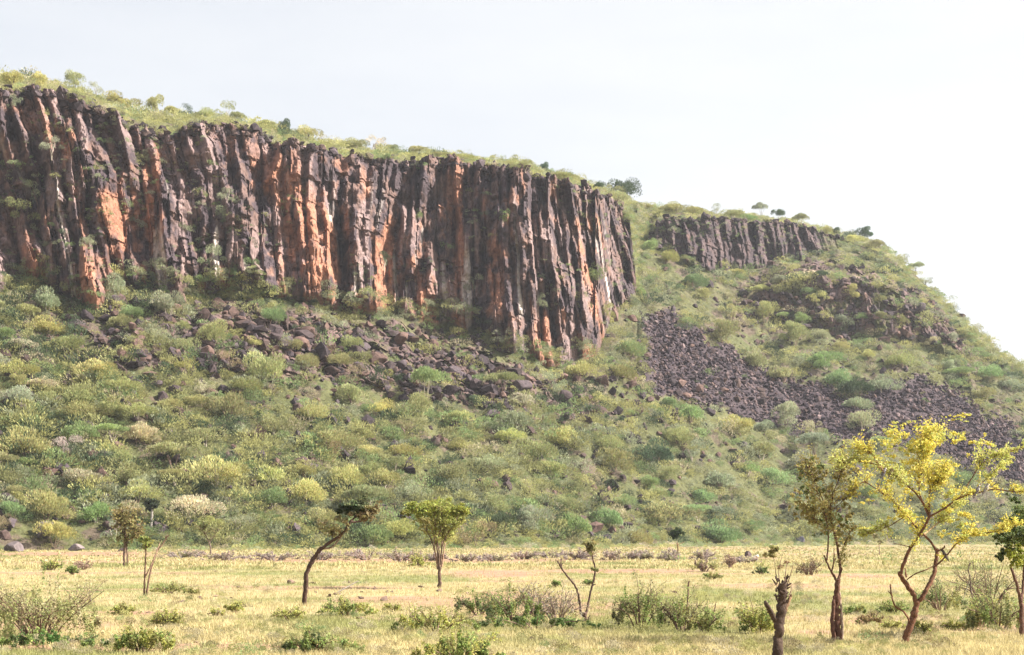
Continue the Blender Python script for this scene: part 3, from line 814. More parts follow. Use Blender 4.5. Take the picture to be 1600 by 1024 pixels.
def scatter_rocks(name, label, ii, jj, lo, hi, cols, rng, keep=None, spreadz=0.0, cat='rocks'):
    mb = MB()
    for k in range(len(ii)):
        if keep is not None and not keep[k]: continue
        p = P[ii[k], jj[k]]
        V, T = ROCKS_S[rng.integers(len(ROCKS_S))]
        a = rng.uniform(0, 6.28); ca, sa = math.cos(a), math.sin(a)
        s = (lo + (hi - lo) * rng.random() ** 2.4) * rng.uniform(.7, 1.3)
        W = np.empty_like(V)
        W[:, 0] = (V[:, 0] * ca - V[:, 1] * sa) * s + p[0] + rng.uniform(-.4, .4)
        W[:, 1] = (V[:, 0] * sa + V[:, 1] * ca) * s + p[1] + rng.uniform(-.4, .4)
        W[:, 2] = V[:, 2] * s * rng.uniform(.8, 1.6) + p[2] + .15 * s
        mb.add(W, t=T, col=np.array(cols[rng.integers(len(cols))]) * rng.uniform(.75, 1.3))
    tag(link(name, mb.mesh(name, M_BOULDER)), label, cat, kind='stuff')
ii, jj = grid_pick(1500, 4.93, 5.14, rng)
scatter_rocks("rim_rubble", "dark broken rocks along the rim of the cliff", ii, jj, .8, 3.2, RC[:3] + RC[4:], rng, (PX[jj] < 985) | ((PX[jj] > 1015) & (PX[jj] < 1320)), cat='rocks')
ii, jj = grid_pick(62000, 1.0, 3.6, rng, 960, 1720)
keep = scree_at(Pj_x[ii, jj] + rng.normal(0, 7, len(ii)), Pj_y[ii, jj] + rng.normal(0, 5, len(ii)))
scatter_rocks("scree", "field of loose dark purple-grey basalt scree below the right-hand slope", ii, jj, .5, 2.0,
              [(.044, .032, .043), (.053, .039, .049), (.072, .053, .062), (.03, .023, .03), (.16, .115, .118), (.085, .057, .056)], rng, keep, cat='scree')
ii, jj = grid_pick(13000, 1.05, 4.02, rng)
x_, y_ = Pj_x[ii, jj], Pj_y[ii, jj]
pr = .13 + .8 * ((x_ > 90) & (x_ < 830) & (np.abs(y_ - np.interp(x_, [200, 400, 600, 800], [520, 530, 560, 590])) < 55) & (vnoise(x_ / 20, y_ / 14, seed=333) > .3)) + .9 * ((x_ > 1150) & (x_ < 1510) & (y_ < 540) & (y_ > 450)) \
    + .35 * ((x_ > 800) & (x_ < 1100) & (y_ > 590) & (y_ < 680))
scatter_rocks("rubble", "scattered brown and dark rubble among the slope bushes", ii, jj, .9, 3.9, RC, rng, rng.random(len(ii)) < pr, cat='rubble')

# ================================================================== PLAIN: trees, bushes, rocks, birds
BARK_DK = (.13, .075, .055); BARK_RED = (.26, .125, .07); BARK_GR = (.30, .24, .20); BARK_PALE = (.5, .44, .38)
def leaf_cluster(mb, c, r, n, size, col, rng, jit=1.2, top=-1):
    C, N = blob_pts(n, c, r, rng, top)
    V, q = cards(C, N, size, aspect=1.7, rng=rng, jitter=jit)
    n4 = len(C)
    cc = np.repeat(np.array(col)[None] * rng.uniform(.7, 1.3, (n4, 1)) * (1 + rng.normal(0, .07, (n4, 3))), 4, 0)
    mb.add(V, q=q, col=cc)

class Tree:
    """a tree standing at photo pixel (bx,by); all shapes given by photo pixel + depth offset in metres"""
    def __init__(s, name, label, cat, bx, by, bark=BARK_DK, seed=1, D=None, group=None):
        if D is None:
            p = at(bx, by); s.D = p[1]; s.base = np.array([p[0], p[1], float(ground_z(p[0], p[1]))])
        else:
            p, _, _, _ = surf(bx, by); s.D = p[1]; s.base = np.array(p)
        s.root = bpy.data.objects.new(name, None); COL.objects.link(s.root)
        s.root.location = s.base; s.root.empty_display_size = .3
        tag(s.root, label, cat, group)
        s.rng = np.random.default_rng(seed); s.bark = tuple(b * .6 for b in bark); s.m = s.D / F
        s.twig = MB(); s.leaf = MB()
    def p(s, px, py, dd=0.0):
        q = at(px, py, s.D + dd)
        # keep the apparent place but measured from the tree's own base
        return q - s.base
    def limb(s, name, pts, r0, r1, sides=9, wob=.16, col=None, n=6):
        P3 = [s.p(*q) if len(q) == 3 else s.p(q[0], q[1], 0) for q in pts]
        path = smooth_path(P3, n)
        if wob: path = path + s.rng.normal(0, .10, path.shape) * np.array([r0, r0, 0]) * s.m 
        mb = MB(); k_ = .66
        nn = len(path); rr = np.linspace(r0, r1, nn) * s.m * k_ * (1 + s.rng.normal(0, .07, nn)) 
        tube(mb, path, 0, 0, sides, (1, 1, 1), wob * .8, s.rng, rad=rr)
        link(name, mb.mesh(name, M_BARK, True), s.root, color=tuple(b * .75 for b in col) if col else s.bark)
        return path
    def twigs(s, path, n, length, r=.5, droop=0.0, up=.5, leaves=0, lsize=.06, lcol=(.3, .3, .08), sub=1, start=.25, spread=1.0):
        """small twigs leaving a limb, with leaflets along them; lengths in photo pixels"""
        L = length * s.m
        for k in range(n):
            t = s.rng.uniform(start, 1) * (len(path) - 1); i = min(int(t), len(path) - 2); f = t - i
            a = path[i] * (1 - f) + path[i + 1] * f
            d = s.rng.normal(size=3) * spread; d[2] = abs(d[2]) * up + s.rng.normal() * .25; tg = path[i + 1] - path[i]
            d = d / np.linalg.norm(d) + .7 * tg / (np.linalg.norm(tg) + 1e-9); d /= np.linalg.norm(d)
            l = L * s.rng.uniform(.5, 1.2)
            b = a + d * l * .5 + s.rng.normal(0, .06, 3) * l; c = a + d * l + s.rng.normal(0, .12, 3) * l - np.array([0, 0, droop * l])
            pth = smooth_path([a, b, c], 3)
            tube(s.twig, pth, r * s.m, r * s.m * .35, 4, (1, 1, 1), 0, s.rng)
            if leaves:
                m = leaves
                tt = s.rng.uniform(.2, 1.05, m)[:, None]
                C = a * (1 - tt) ** 2 + 2 * b * tt * (1 - tt) + c * tt ** 2 + s.rng.normal(0, .11 * l + lsize * .4, (m, 3))
                V, q = cards(C, s.rng.normal(size=(m, 3)) + np.array([0, 0, .7]), lsize, 1.8, rng=s.rng, jitter=.4)
                cc = np.repeat(np.array(lcol)[None] * s.rng.uniform(.7, 1.3, (m, 1)) * (1 + s.rng.normal(0, .06, (m, 3))), 4, 0)
                s.leaf.add(V, q=q, col=cc)
    def clump(s, px, py, rx, ry, n, lsize, col, dd=0, rd=None):
        c = s.p(px, py, dd)
        r_ = np.array([rx, rd or rx * .8, ry]) * s.m
        k_ = max(3, int(n / 28)); ctr = s.rng.normal(0, .42, (k_, 3))
        C = c + (ctr[s.rng.integers(0, k_, n)] + s.rng.normal(0, .17, (n, 3))) * r_
        V, q = cards(C, s.rng.normal(size=(n, 3)) + np.array([.2, 0, .9]), lsize, 1.7, rng=s.rng, jitter=.5)
        s.leaf.add(V, q=q, col=np.repeat(np.array(col)[None] * s.rng.uniform(.7, 1.3, (n, 1)) * (1 + s.rng.normal(0, .07, (n, 3))), 4, 0))
    def done(s, twigcol=None):
        if s.twig.n: link("twigs", s.twig.mesh("twigs", M_BARK), s.root, color=twigcol or s.bark)
        if s.leaf.n: link("crown", s.leaf.mesh("crown", M_LEAF), s.root)
        return s.root

YEL = (.70, .63, .15); YELG = (.56, .57, .18); OLV = (.21, .21, .06); GRN = (.16, .22, .05)

# --- yellow-flowering acacia, front right
t = Tree("acacia_tree", "slender bright yellow-green acacia with forking red-brown trunk and birds on it", "tree", 1415, 1005, (.26, .125, .075), 31)
tr = t.limb("trunk", [(1413, 1008), (1420, 985), (1428, 962), (1433, 940)], 9, 7.2, 12, .10)
A = t.limb("branch", [(1433, 944), (1425, 925), (1412, 908), (1405, 895, -.2)], 6.2, 4.6, 10)
A2 = t.limb("branch", [(1407, 899, -.2), (1417, 868, -.3), (1427, 850, -.4), (1442, 828, -.5), (1452, 806, -.6), (1451, 785, -.6)], 4.2, 2.8, 9)
B = t.limb("branch", [(1434, 943), (1446, 925), (1458, 900, .2), (1462, 880, .3), (1464, 858, .3)], 5.6, 4.2, 10)
B1 = t.limb("branch", [(1464, 864, .3), (1455, 848, .4), (1440, 832, .5), (1424, 815, .7), (1410, 800, .8), (1385, 775, .9), (1350, 752, 1.0)], 3.2, 1.2, 8)
B2 = t.limb("branch", [(1464, 862, .3), (1474, 857, .1), (1476, 853, 0)], 2.6, 1.6, 7)
l1 = t.limb("branch", [(1451, 806, -.6), (1435, 776, -.7), (1414, 756, -.8), (1390, 737, -.9), (1365, 725, -1), (1335, 722, -1), (1310, 725, -1.1)], 2.2, .8, 7)
l2 = t.limb("branch", [(1451, 795, -.6), (1453, 768, -.6), (1465, 752, -.7), (1480, 738, -.8)], 2.0, .7, 7)
l3 = t.limb("branch", [(1451, 800, -.6), (1437, 772, -.3), (1438, 740, 0), (1447, 700, .1), (1452, 680, .2)], 2.1, .7, 7)
l4 = t.limb("branch", [(1452, 808, -.6), (1475, 795, -.7), (1500, 778, -.8), (1525, 771, -.9), (1555, 765, -1), (1590, 769, -1.1), (1625, 764, -1.2)], 2.3, 1.0, 7)
l5 = t.limb("branch", [(1498, 780, -.8), (1520, 745, -.7), (1535, 724, -.7), (1567, 708, -.7), (1600, 700, -.6)], 1.6, .7, 6)
l6 = t.limb("branch", [(1518, 772, -.9), (1545, 745, -.4), (1580, 718, 0)], 1.2, .6, 6)
l7 = t.limb("branch", [(1440, 838, .5), (1462, 820, .8), (1485, 802, 1.0), (1502, 780, 1.3)], 2.4, 1.0, 7, col=(.5, .36, .2))
l8 = t.limb("branch", [(1417, 906, -.1), (1430, 897, -.3), (1448, 890, -.4), (1460, 884, -.2)], 1.7, 1.2, 6)
l9 = t.limb("branch", [(1462, 885, .3), (1480, 867, .1), (1498, 846, -.1), (1520, 836, -.2), (1560, 830, -.3), (1590, 820, -.4)], 2.2, 1.0, 7)
l10 = t.limb("branch", [(1424, 855, -.3), (1410, 852, -.5), (1396, 849, -.7)], 1.3, .7, 6)
l11 = t.limb("branch", [(1415, 806, .8), (1390, 822, .8), (1365, 832, .9), (1345, 838, 1)], 1.3, .6, 6)
l12 = t.limb("branch", [(1352, 752, 1.0), (1340, 758, .9), (1325, 768, .8)], 1.0, .5, 6)
l13 = t.limb("branch", [(1424, 978), (1414, 958, -.2), (1398, 946, -.3), (1392, 925, -.4), (1391, 913, -.4)], 2.6, 1.6, 7)
l14 = t.limb("branch", [(1395, 932, -.4), (1388, 924, -.5)], 1.3, .8, 5)
l15 = t.limb("branch", [(1416, 902, 0), (1414, 888, .1)], 2.0, 1.5, 6)
l16 = t.limb("branch", [(1370, 720, -1), (1360, 708, -1.1), (1348, 703, -1.1)], 1.0, .5, 5)
for pth, n, L in ((l1, 46, 30), (l2, 40, 30), (l3, 60, 36), (l4, 22, 18), (l5, 24, 20), (l6, 14, 18), (l7, 26, 30), (l9, 30, 20), (l11, 20, 18), (B1, 34, 26), (l12, 8, 14), (l16, 14, 26), (A2, 8, 18)):
    t.twigs(pth, n, L, .55, 0, .9, leaves=44, lsize=.034, lcol=YEL if random.random() < .7 else YELG, start=.3)
for (px, py, rx, ry, n, dd) in ((1425, 700, 34, 22, 560, 0), (1462, 700, 40, 26, 760, .4), (1395, 690, 36, 22, 420, -.4), (1500, 690, 34, 18, 340, .2), (1360, 715, 30, 12, 240, -.6), (1440, 665, 26, 8, 170, .1),
                            (1402, 662, 16, 7, 90, -.2), (1450, 740, 46, 24, 800, .2), (1480, 770, 34, 20, 460, .5), (1420, 760, 30, 16, 260, -.3), (1500, 815, 30, 18, 480, .4), (1475, 832, 12, 9, 120, .3), (1535, 832, 24, 8, 190, 0), (1410, 805, 26, 7, 170, .8),
                            (1360, 826, 24, 5, 90, .9), (1345, 775, 28, 8, 120, .8), (1497, 652, 22, 7, 120, .2), (1335, 722, 26, 8, 130, -1), (1530, 700, 16, 22, 110, -.5), (1300, 826, 18, 4, 40, .9), (1470, 870, 8, 6, 50, .1), (1400, 730, 34, 14, 300, -.4), (1530, 745, 8, 26, 40, -.5)):
    for sub in range(7):
        t.clump(px + random.gauss(0, rx * .5), py + random.gauss(0, ry * .5), rx * .38, ry * .42, int(n / 3.6), .032, YEL if random.random() < .7 else YELG, dd + random.gauss(0, .5))
t.done()
ACACIA_D = t.D

# --- thin open-crowned tree left of it
t = Tree("thorn_tree", "tall thin thorn tree with split trunk, painted sunlit edge and open olive crown", "tree", 1310, 1003, (.20, .10, .07), 32)
t.limb("trunk", [(1310, 1006), (1308, 985), (1307, 960), (1308, 930), (1309, 905)], 10, 6, 12, .14)
t.limb("branch", [(1303, 1003, -.1), (1301, 975, -.15), (1302, 945, -.1), (1304, 932, 0)], 5, 4, 9)
t.limb("branch", [(1316, 1003, .05), (1315, 975, 0), (1313, 945, 0), (1311, 925, 0)], 3.5, 3, 8, col=(.45, .33, .26))  # paler colour stands for sunlight along the trunk's right edge
b1 = t.limb("branch", [(1309, 912), (1302, 898), (1296, 888, -.2), (1288, 868, -.3)], 3.2, 1.8, 8)
b2 = t.limb("branch", [(1309, 910), (1313, 892, .1), (1309, 860, .2), (1303, 830, .1), (1297, 805, 0), (1300, 780, -.1), (1303, 765, -.1)], 3.4, 1.6, 8)
b3 = t.limb("branch", [(1309, 905), (1315, 890, 0), (1312, 880, .1), (1320, 850, .3), (1330, 830, .4)], 2.4, 1.0, 7)
b4 = t.limb("branch", [(1299, 895), (1303, 875, -.1), (1303, 858, -.1)], 2.0, .9, 6)
b5 = t.limb("branch", [(1292, 876, -.3), (1294, 850, -.3), (1293, 820, -.3), (1285, 790, -.3), (1275, 765, -.4)], 2.0, .9, 7)
b6 = t.limb("branch", [(1297, 808, 0), (1285, 780, .2), (1270, 745, .3), (1262, 725, .3)], 1.7, .7, 6)
b7 = t.limb("branch", [(1302, 830, .1), (1275, 815, .3), (1255, 790, .4)], 1.4, .6, 6)
b8 = t.limb("branch", [(1303, 768, -.1), (1312, 745, -.1), (1318, 720, -.1)], 1.3, .6, 6)
b9 = t.limb("branch", [(1298, 800, 0), (1320, 780, .3), (1335, 765, .5)], 1.3, .6, 6)
TO = (.36, .31, .12)
for pth, n, L in ((b2, 26, 22), (b3, 18, 18), (b5, 26, 24), (b6, 26, 24), (b7, 22, 22), (b8, 20, 22), (b9, 14, 18)):
    t.twigs(pth, n, L, .5, 0, .7, leaves=26, lsize=.038, lcol=TO, start=.35)
for (px, py, rx, ry, n, dd) in ((1262, 740, 26, 26, 330, .2), (1290, 740, 26, 24, 330, 0), (1262, 775, 28, 22, 360, .2), (1300, 775, 26, 24, 380, -.2), (1275, 805, 30, 18, 380, .1), (1270, 720, 22, 12, 120, .1),
                            (1318, 830, 16, 14, 190, .3), (1330, 815, 12, 12, 120, .4), (1310, 810, 14, 14, 130, 0), (1322, 745, 18, 16, 130, .1), (1245, 790, 14, 14, 100, .3), (1282, 835, 12, 8, 60, 0)):
    for sub in range(6):
        t.clump(px + random.gauss(0, rx * .5), py + random.gauss(0, ry * .5), rx * .36, ry * .4, int(n / 4), .038, TO if random.random() < .75 else (.16, .2, .07), dd + random.gauss(0, .4))
t.done()

# --- pollarded stump
t = Tree("pollarded_stump", "thick dark pollarded trunk with one stub arm and thin regrowth sticks", "tree stump", 1213, 1034, (.13, .085, .065), 33)
t.limb("trunk", [(1212, 1038), (1214, 1010), (1216, 985), (1220, 960), (1222, 935), (1222, 912)], 12, 10.5, 14, .22)
t.limb("branch", [(1213, 972), (1205, 958, -.1), (1200, 948, -.2), (1196, 940, -.2)], 7, 4, 10, .2)
t.limb("branch", [(1226, 955), (1232, 940, .05), (1236, 930, .1)], 5, 3.5, 8, .3, col=(.32, .2, .12))
for q in [((1215, 912), (1212, 893, .1), (1209, 870, .1)), ((1226, 912), (1228, 890, 0), (1230, 872, 0)), ((1230, 915), (1237, 892, -.1), (1240, 878, -.1)), ((1218, 912), (1217, 890, .1), (1222, 868, .2)),
          ((1233, 932), (1237, 918, .1), (1233, 908, .1))]:
    pth = t.limb("stick", list(q), 1.4, .5, 5, .1, col=(.34, .22, .17))
for k in range(42):
    a = random.uniform(0, 6.28); y0 = random.uniform(905, 945); x0 = 1222 + random.uniform(-9, 9)
    p0 = t.p(x0, y0, random.uniform(-.12, .12)); p1 = p0 + np.array([math.cos(a) * .09, math.sin(a) * .09, random.uniform(0, .14)])
    tube(t.twig, smooth_path([p0, p1], 3), .028, .012, 5, (1, 1, 1), .2, t.rng)
t.clump(1205, 866, 14, 7, 160, .05, (.32, .28, .12)); t.clump(1212, 858, 10, 6, 70, .05, (.28, .27, .1)); t.clump(1222, 885, 16, 12, 60, .04, (.34, .25, .14))
t.done()

# --- leaning tree
t = Tree("leaning_tree", "dark leaning tree bent right with a small flat dark-green crown", "tree", 475, 948, (.14, .085, .065), 34)
t.limb("trunk", [(475, 950), (477, 925), (479, 900), (485, 882), (495, 866), (502, 857)], 6, 4.8, 12, .16)
b1 = t.limb("branch", [(502, 858), (515, 848), (530, 838, -.3), (542, 824, -.4), (550, 812, -.4)], 4, 2.8, 9)
b2 = t.limb("branch", [(504, 858), (516, 856, .2), (526, 848, .3), (538, 830, .1), (549, 814, -.3)], 2.2, 1.8, 8, col=(.32, .22, .16))
b3 = t.limb("branch", [(549, 815, -.4), (556, 806), (562, 795), (566, 785)], 2.4, .9, 7)
b4 = t.limb("branch", [(549, 816, -.4), (565, 814, -.2), (578, 806, 0), (592, 797, .2)], 2.2, .7, 7)
b5 = t.limb("branch", [(520, 845, 0), (518, 832, .3), (512, 820, .4)], 1.2, .5, 5)
t.twigs(b3, 16, 16, .5, 0, .7, leaves=16, lsize=.09, lcol=(.10, .12, .06)); t.twigs(b4, 16, 14, .5, 0, .7, leaves=14, lsize=.09, lcol=(.22, .17, .08)); t.twigs(b5, 10, 12, .4, 0, .7, leaves=12, lsize=.09, lcol=(.22, .19, .09)); t.twigs(b1, 10, 14, .4, 0, .6, leaves=6, lsize=.08, lcol=(.2, .17, .08), start=.5)
for (px, py, rx, ry, n, c) in ((536, 795, 9, 7, 260, (.07, .09, .055)), (552, 792, 10, 6, 280, (.07, .095, .055)), (568, 793, 9, 6, 200, (.10, .11, .06)), (540, 800, 6, 5, 90, (.07, .09, .05)), (512, 826, 14, 10, 220, (.30, .28, .15)), (560, 802, 14, 7, 160, (.32, .25, .14)), (575, 795, 12, 6, 130, (.30, .28, .14)), (545, 788, 16, 5, 160, (.14, .17, .09)), (530, 812, 12, 6, 90, (.28, .26, .13))):
    t.clump(px, py, rx * 1.25, ry * 1.05, int(n * 1.4), .075, tuple(min(1, q * 1.35) for q in c))
t.done()

# --- vase-shaped tree
t = Tree("vase_shaped_tree", "multi-stemmed vase-shaped tree with a spreading yellow-green crown on the plain", "tree", 687, 919, (.24, .16, .12), 35)
t.limb("trunk", [(687, 921), (687, 905), (687, 885)], 4.5, 3.8, 10)
ends = [((684, 888), (680, 865), (678, 840), (672, 805)), ((686, 888), (686, 862), (682, 842), (678, 800)), ((688, 886), (690, 860), (692, 835), (700, 805)), ((690, 886), (694, 860), (698, 840), (716, 806)),
        ((688, 886), (692, 850), (706, 825), (724, 812)), ((684, 890), (679, 860), (668, 830), (654, 808)), ((686, 886), (683, 850), (690, 820), (690, 798))]
for k, e in enumerate(ends):
    dd = [0, -.8, .6, .9, -.3, .4, -1][k]
    pts = [(e[0][0], e[0][1], 0), (e[1][0], e[1][1], dd * .2), (e[2][0], e[2][1], dd * .6), (e[3][0], e[3][1], dd)]
    pth = t.limb("branch", pts, 2.2, .8, 7, col=(.40, .26, .18) if k in (0, 2, 3) else None)
    t.twigs(pth, 16, 20, .45, 0, .8, leaves=20, lsize=.075, lcol=(.32, .33, .10), start=.5)
for (px, py, rx, ry, n, c) in ((650, 798, 18, 10, 420, (.30, .33, .08)), (675, 792, 22, 11, 620, (.34, .37, .08)), (700, 793, 22, 12, 620, (.32, .35, .08)), (722, 802, 16, 10, 400, (.33, .35, .08)), (690, 808, 26, 9, 380, (.26, .28, .08)), (660, 812, 16, 7, 200, (.26, .24, .09)), (636, 800, 10, 6, 120, (.28, .28, .08))):
    for s_i in range(3): t.clump(px + random.gauss(0, 5), py + random.gauss(0, 2.5), rx * .85, ry * .9, int(n * .9), .075, c, random.gauss(0, .8))
t.done()

# --- bare Y-shaped tree
t = Tree("bare_forked_tree", "bare Y-shaped tree with two long leafless arms behind low bushes", "tree", 916, 973, (.20, .125, .10), 36)
t.limb("trunk", [(917, 976), (915, 966), (913, 958)], 4.6, 4, 9)
b1 = t.limb("branch", [(912, 964), (908, 958), (905, 935, -.2), (900, 918, -.3), (890, 905, -.4), (880, 892, -.4), (874, 882, -.5)], 3.0, 1.8, 9)
b2 = t.limb("branch", [(914, 964), (919, 945, .2), (923, 925, .2), (928, 905, .2), (930, 890, .2), (926, 872, .1), (922, 857, 0)], 3.0, 1.8, 9)
t.limb("branch", [(876, 884, -.5), (870, 876, -.6)], 1.6, 1.0, 6); t.limb("branch", [(878, 888, -.4), (876, 876, -.3)], 1.6, 1.0, 6); t.limb("branch", [(925, 915, .2), (931, 913, .1)], 1.6, .9, 6)
t.limb("branch", [(920, 974), (920, 966), (922, 962)], 1.8, 1.2, 6)
t.twigs(b1[-6:], 10, 16, .4, 0, .8); t.twigs(b2[-5:], 8, 12, .4, 0, .8, leaves=10, lsize=.1, lcol=(.25, .22, .1))
t.clump(923, 850, 7, 5, 60, .1, (.24, .22, .1)); t.clump(928, 890, 6, 2, 30, .08, (.24, .25, .1))
t.done()

# --- bare double-stemmed tree at left
t = Tree("bare_forked_tree", "pale double-stemmed leafless tree with right stem slanting outward, at left", "tree", 225, 934, (.27, .165, .115), 37)
t.limb("trunk", [(224, 936), (224, 930)], 6, 4.5, 9)
b1 = t.limb("branch", [(225, 934), (226, 910), (227, 885), (228, 862), (228, 850)], 2.4, 1.7, 8)
b2 = t.limb("branch", [(229, 932), (232, 910), (236, 890, .2), (244, 865, .3), (254, 850, .4), (264, 836, .5)], 2.6, 1.3, 8)
b3 = t.limb("branch", [(227, 902), (233, 890, -.1), (241, 872, -.1), (247, 856, 0), (250, 848, .1)], 2.1, 1.1, 8, col=(.42, .28, .2))
t.twigs(b1[-6:], 10, 12, .4, 0, .8, leaves=10, lsize=.1, lcol=(.3, .32, .1)); t.twigs(b2[-6:], 8, 12, .4, 0, .8); t.clump(228, 843, 8, 6, 80, .1, (.24, .28, .09))
t.done()

# --- bushy tree at far left of plain
t = Tree("thorn_tree", "short double-trunked tree with thin brownish-olive crown at the plain's left", "tree", 196, 886, (.24, .15, .11), 38)
b1 = t.limb("trunk", [(194, 888), (194, 868), (195, 850), (196, 830), (193, 812), (190, 797)], 3.2, 1.6, 9)
b2 = t.limb("branch", [(199, 888), (199, 868, .1), (198, 850, .2), (203, 828, .3), (206, 805, .4)], 2.2, 1.0, 8)
b3 = t.limb("branch", [(197, 848), (206, 840, -.3), (216, 832, -.4)], 1.4, .7, 6); b4 = t.limb("branch", [(195, 835), (188, 822, -.3), (184, 806, -.4)], 1.5, .7, 6)
for b in (b1, b2, b3, b4): t.twigs(b, 18, 20, .4, 0, .8, leaves=16, lsize=.14, lcol=(.26, .22, .09), start=.4)
for (px, py, rx, ry, n) in ((192, 812, 12, 12, 160), (208, 818, 14, 14, 190), (218, 828, 10, 8, 110), (188, 830, 9, 12, 110)):
    t.clump(px, py, rx, ry, n, .15, (.27, .235, .10))
t.done()

# --- slope-foot trees with trunks in view
t = Tree("pale_trunked_tree", "tree with a thick whitish trunk and small dark crown at the slope foot, left", "tree", 238, 838, (.55, .5, .46), 39, D=1)
t.limb("trunk", [(235, 843), (236, 828), (237, 808), (238, 796)], 4.0, 2.4, 9)
for (px, py, rx, ry, n, c) in ((236, 790, 11, 8, 420, (.055, .075, .05)), (233, 783, 8, 6, 200, (.07, .09, .05)), (243, 785, 8, 6, 200, (.09, .11, .06))): t.clump(px, py, rx, ry, n, .32, c)
t.done()
t = Tree("small_bare_tree", "small forked grey-trunked tree with a wisp of leaves in front of the slope foot", "tree", 329, 869, (.33, .25, .20), 40)
b0 = t.limb("trunk", [(329, 871), (329, 856), (325, 842)], 2.2, 1.6, 8); b1 = t.limb("branch", [(327, 848), (334, 838), (341, 828)], 1.2, .6, 6)
b2 = t.limb("branch", [(325, 843), (320, 834), (316, 825)], 1.2, .6, 6)
t.twigs(b1, 10, 14, .4, 0, .8, leaves=10, lsize=.16, lcol=(.26, .26, .1)); t.twigs(b2, 12, 16, .4, 0, .8, leaves=14, lsize=.16, lcol=(.22, .24, .09)); t.clump(322, 820, 18, 9, 200, .2, (.24, .25, .1)); t.done()
t = Tree("round_dark_tree", "small round dark-green tree on a short orange trunk right of centre", "tree", 1059, 866, (.42, .26, .15), 41)
t.limb("trunk", [(1059, 868), (1059, 856), (1058, 848)], 2.0, 1.5, 8); t.limb("branch", [(1059, 852), (1065, 849, .3), (1070, 847, .4)], 1, .5, 5)
for (px, py, rx, ry, n, c) in ((1055, 836, 10, 9, 500, (.05, .075, .04)), (1062, 832, 8, 8, 260, (.07, .10, .05)), (1051, 830, 7, 6, 160, (.08, .11, .05))): t.clump(px, py, rx, ry, n, .2, c)
t.done()
t = Tree("small_bare_tree", "thin lone stem far back on the plain between the open-crowned tree and yellow acacia", "tree", 1374, 869, (.3, .2, .17), 42)
b = t.limb("trunk", [(1374, 870), (1374, 860), (1373, 849)], 1.2, .7, 6); t.clump(1374, 838, 10, 9, 130, .2, (.28, .26, .14)); t.done()
t = Tree("small_tree", "small round-crowned tree with dark stem at the plain's edge, behind the brush line", "tree", 463, 856, (.12, .08, .08), 43)
t.limb("trunk", [(466, 860), (462, 850), (459, 842)], 2.6, 1.6, 7); t.clump(458, 826, 12, 12, 360, .28, (.12, .15, .06)); t.done()

# --- tree at the right edge
t = Tree("leafy_tree", "dense green and yellow leaved tree cut off by the photo's right edge", "tree", 1598, 996, (.22, .12, .09), 44)
t.limb("trunk", [(1597, 999), (1597, 975), (1596, 950), (1594, 935)], 6, 5, 12)
b1 = t.limb("branch", [(1595, 940), (1590, 918, -.1), (1584, 900, -.2), (1579, 885, -.2)], 4, 3, 9); b2 = t.limb("branch", [(1596, 940), (1599, 910, .2), (1600, 880, .3), (1606, 850, .4)], 3.6, 2.4, 9)
for (px, py, rx, ry, n, c) in ((1575, 840, 14, 14, 520, (.16, .20, .08)), (1590, 820, 16, 14, 620, (.18, .23, .09)), (1605, 835, 18, 20, 720, (.16, .20, .08)), (1582, 866, 12, 12, 420, (.34, .36, .06)), (1595, 875, 14, 8, 320, (.3, .33, .06)), (1565, 875, 8, 7, 160, (.08, .10, .04)),
                              (1570, 855, 10, 8, 240, (.18, .22, .09)), (1575, 815, 12, 7, 240, (.36, .36, .06)), (1598, 800, 16, 12, 360, (.20, .25, .10)), (1620, 800, 18, 20, 560, (.18, .22, .09)), (1592, 780, 10, 8, 120, (.12, .16, .06)), (1596, 848, 12, 10, 240, (.30, .32, .06))):
    for s_i in range(4): t.clump(px + random.gauss(0, 7), py + random.gauss(0, 6), rx * .75, ry * .75, int(n / 1.5), .042, c, random.gauss(0, .4))
t.done()

# --- dead stems, posts, log
def stem(label, base, pts, r0, r1, col, seed, name="dead_stem", cat="dead tree", tw=0):
    t = Tree(name, label, cat, base[0], base[1], col, seed)
    pth = t.limb("trunk", pts, r0, r1, 7, .2)
    if tw: t.twigs(pth[-5:], tw, 10, .4, 0, .8)
    t.done(); return t
stem("upright dead pole-like stem among bushes, left of the pollarded stump", (1073, 962), [(1073, 965), (1074, 945), (1075, 925), (1076, 908)], 2.2, 1.8, (.22, .13, .10), 50)
stem("short thin dead stick right of the upright pole-like stem", (1116, 962), [(1114, 964), (1117, 950), (1119, 941)], 1.4, .9, (.28, .17, .13), 51)
t = Tree("dead_stem", "crooked bare grey stem with a thin side prop left of the right-edge tree", "dead tree", 1523, 952, (.24, .17, .14), 52)
b = t.limb("trunk", [(1525, 954), (1521, 940), (1517, 922), (1516, 905), (1513, 890), (1517, 880)], 2.6, 1.0, 8); t.limb("branch", [(1516, 906), (1509, 925, -.2), (1503, 942, -.3)], .8, .5, 5, col=(.4, .38, .28)); t.limb("branch", [(1524, 945), (1527, 938)], 1.8, 1.4, 6)
t.twigs(b[-6:], 8, 10, .35, 0, .9); t.done()
stem("thin straight grey stem just right of the crooked bare stem", (1538, 948), [(1538, 949), (1539, 930), (1540, 914)], 1.2, .7, (.28, .2, .18), 53, tw=8)
t = Tree("fallen_branch", "pale fallen branch propped up on the grass right of the leaning tree", "branch", 530, 926, (.42, .36, .30), 54)
t.limb("branch_wood", [(527, 926), (540, 919, .3), (560, 908, .8)], 2.0, 1.2, 8); t.done()

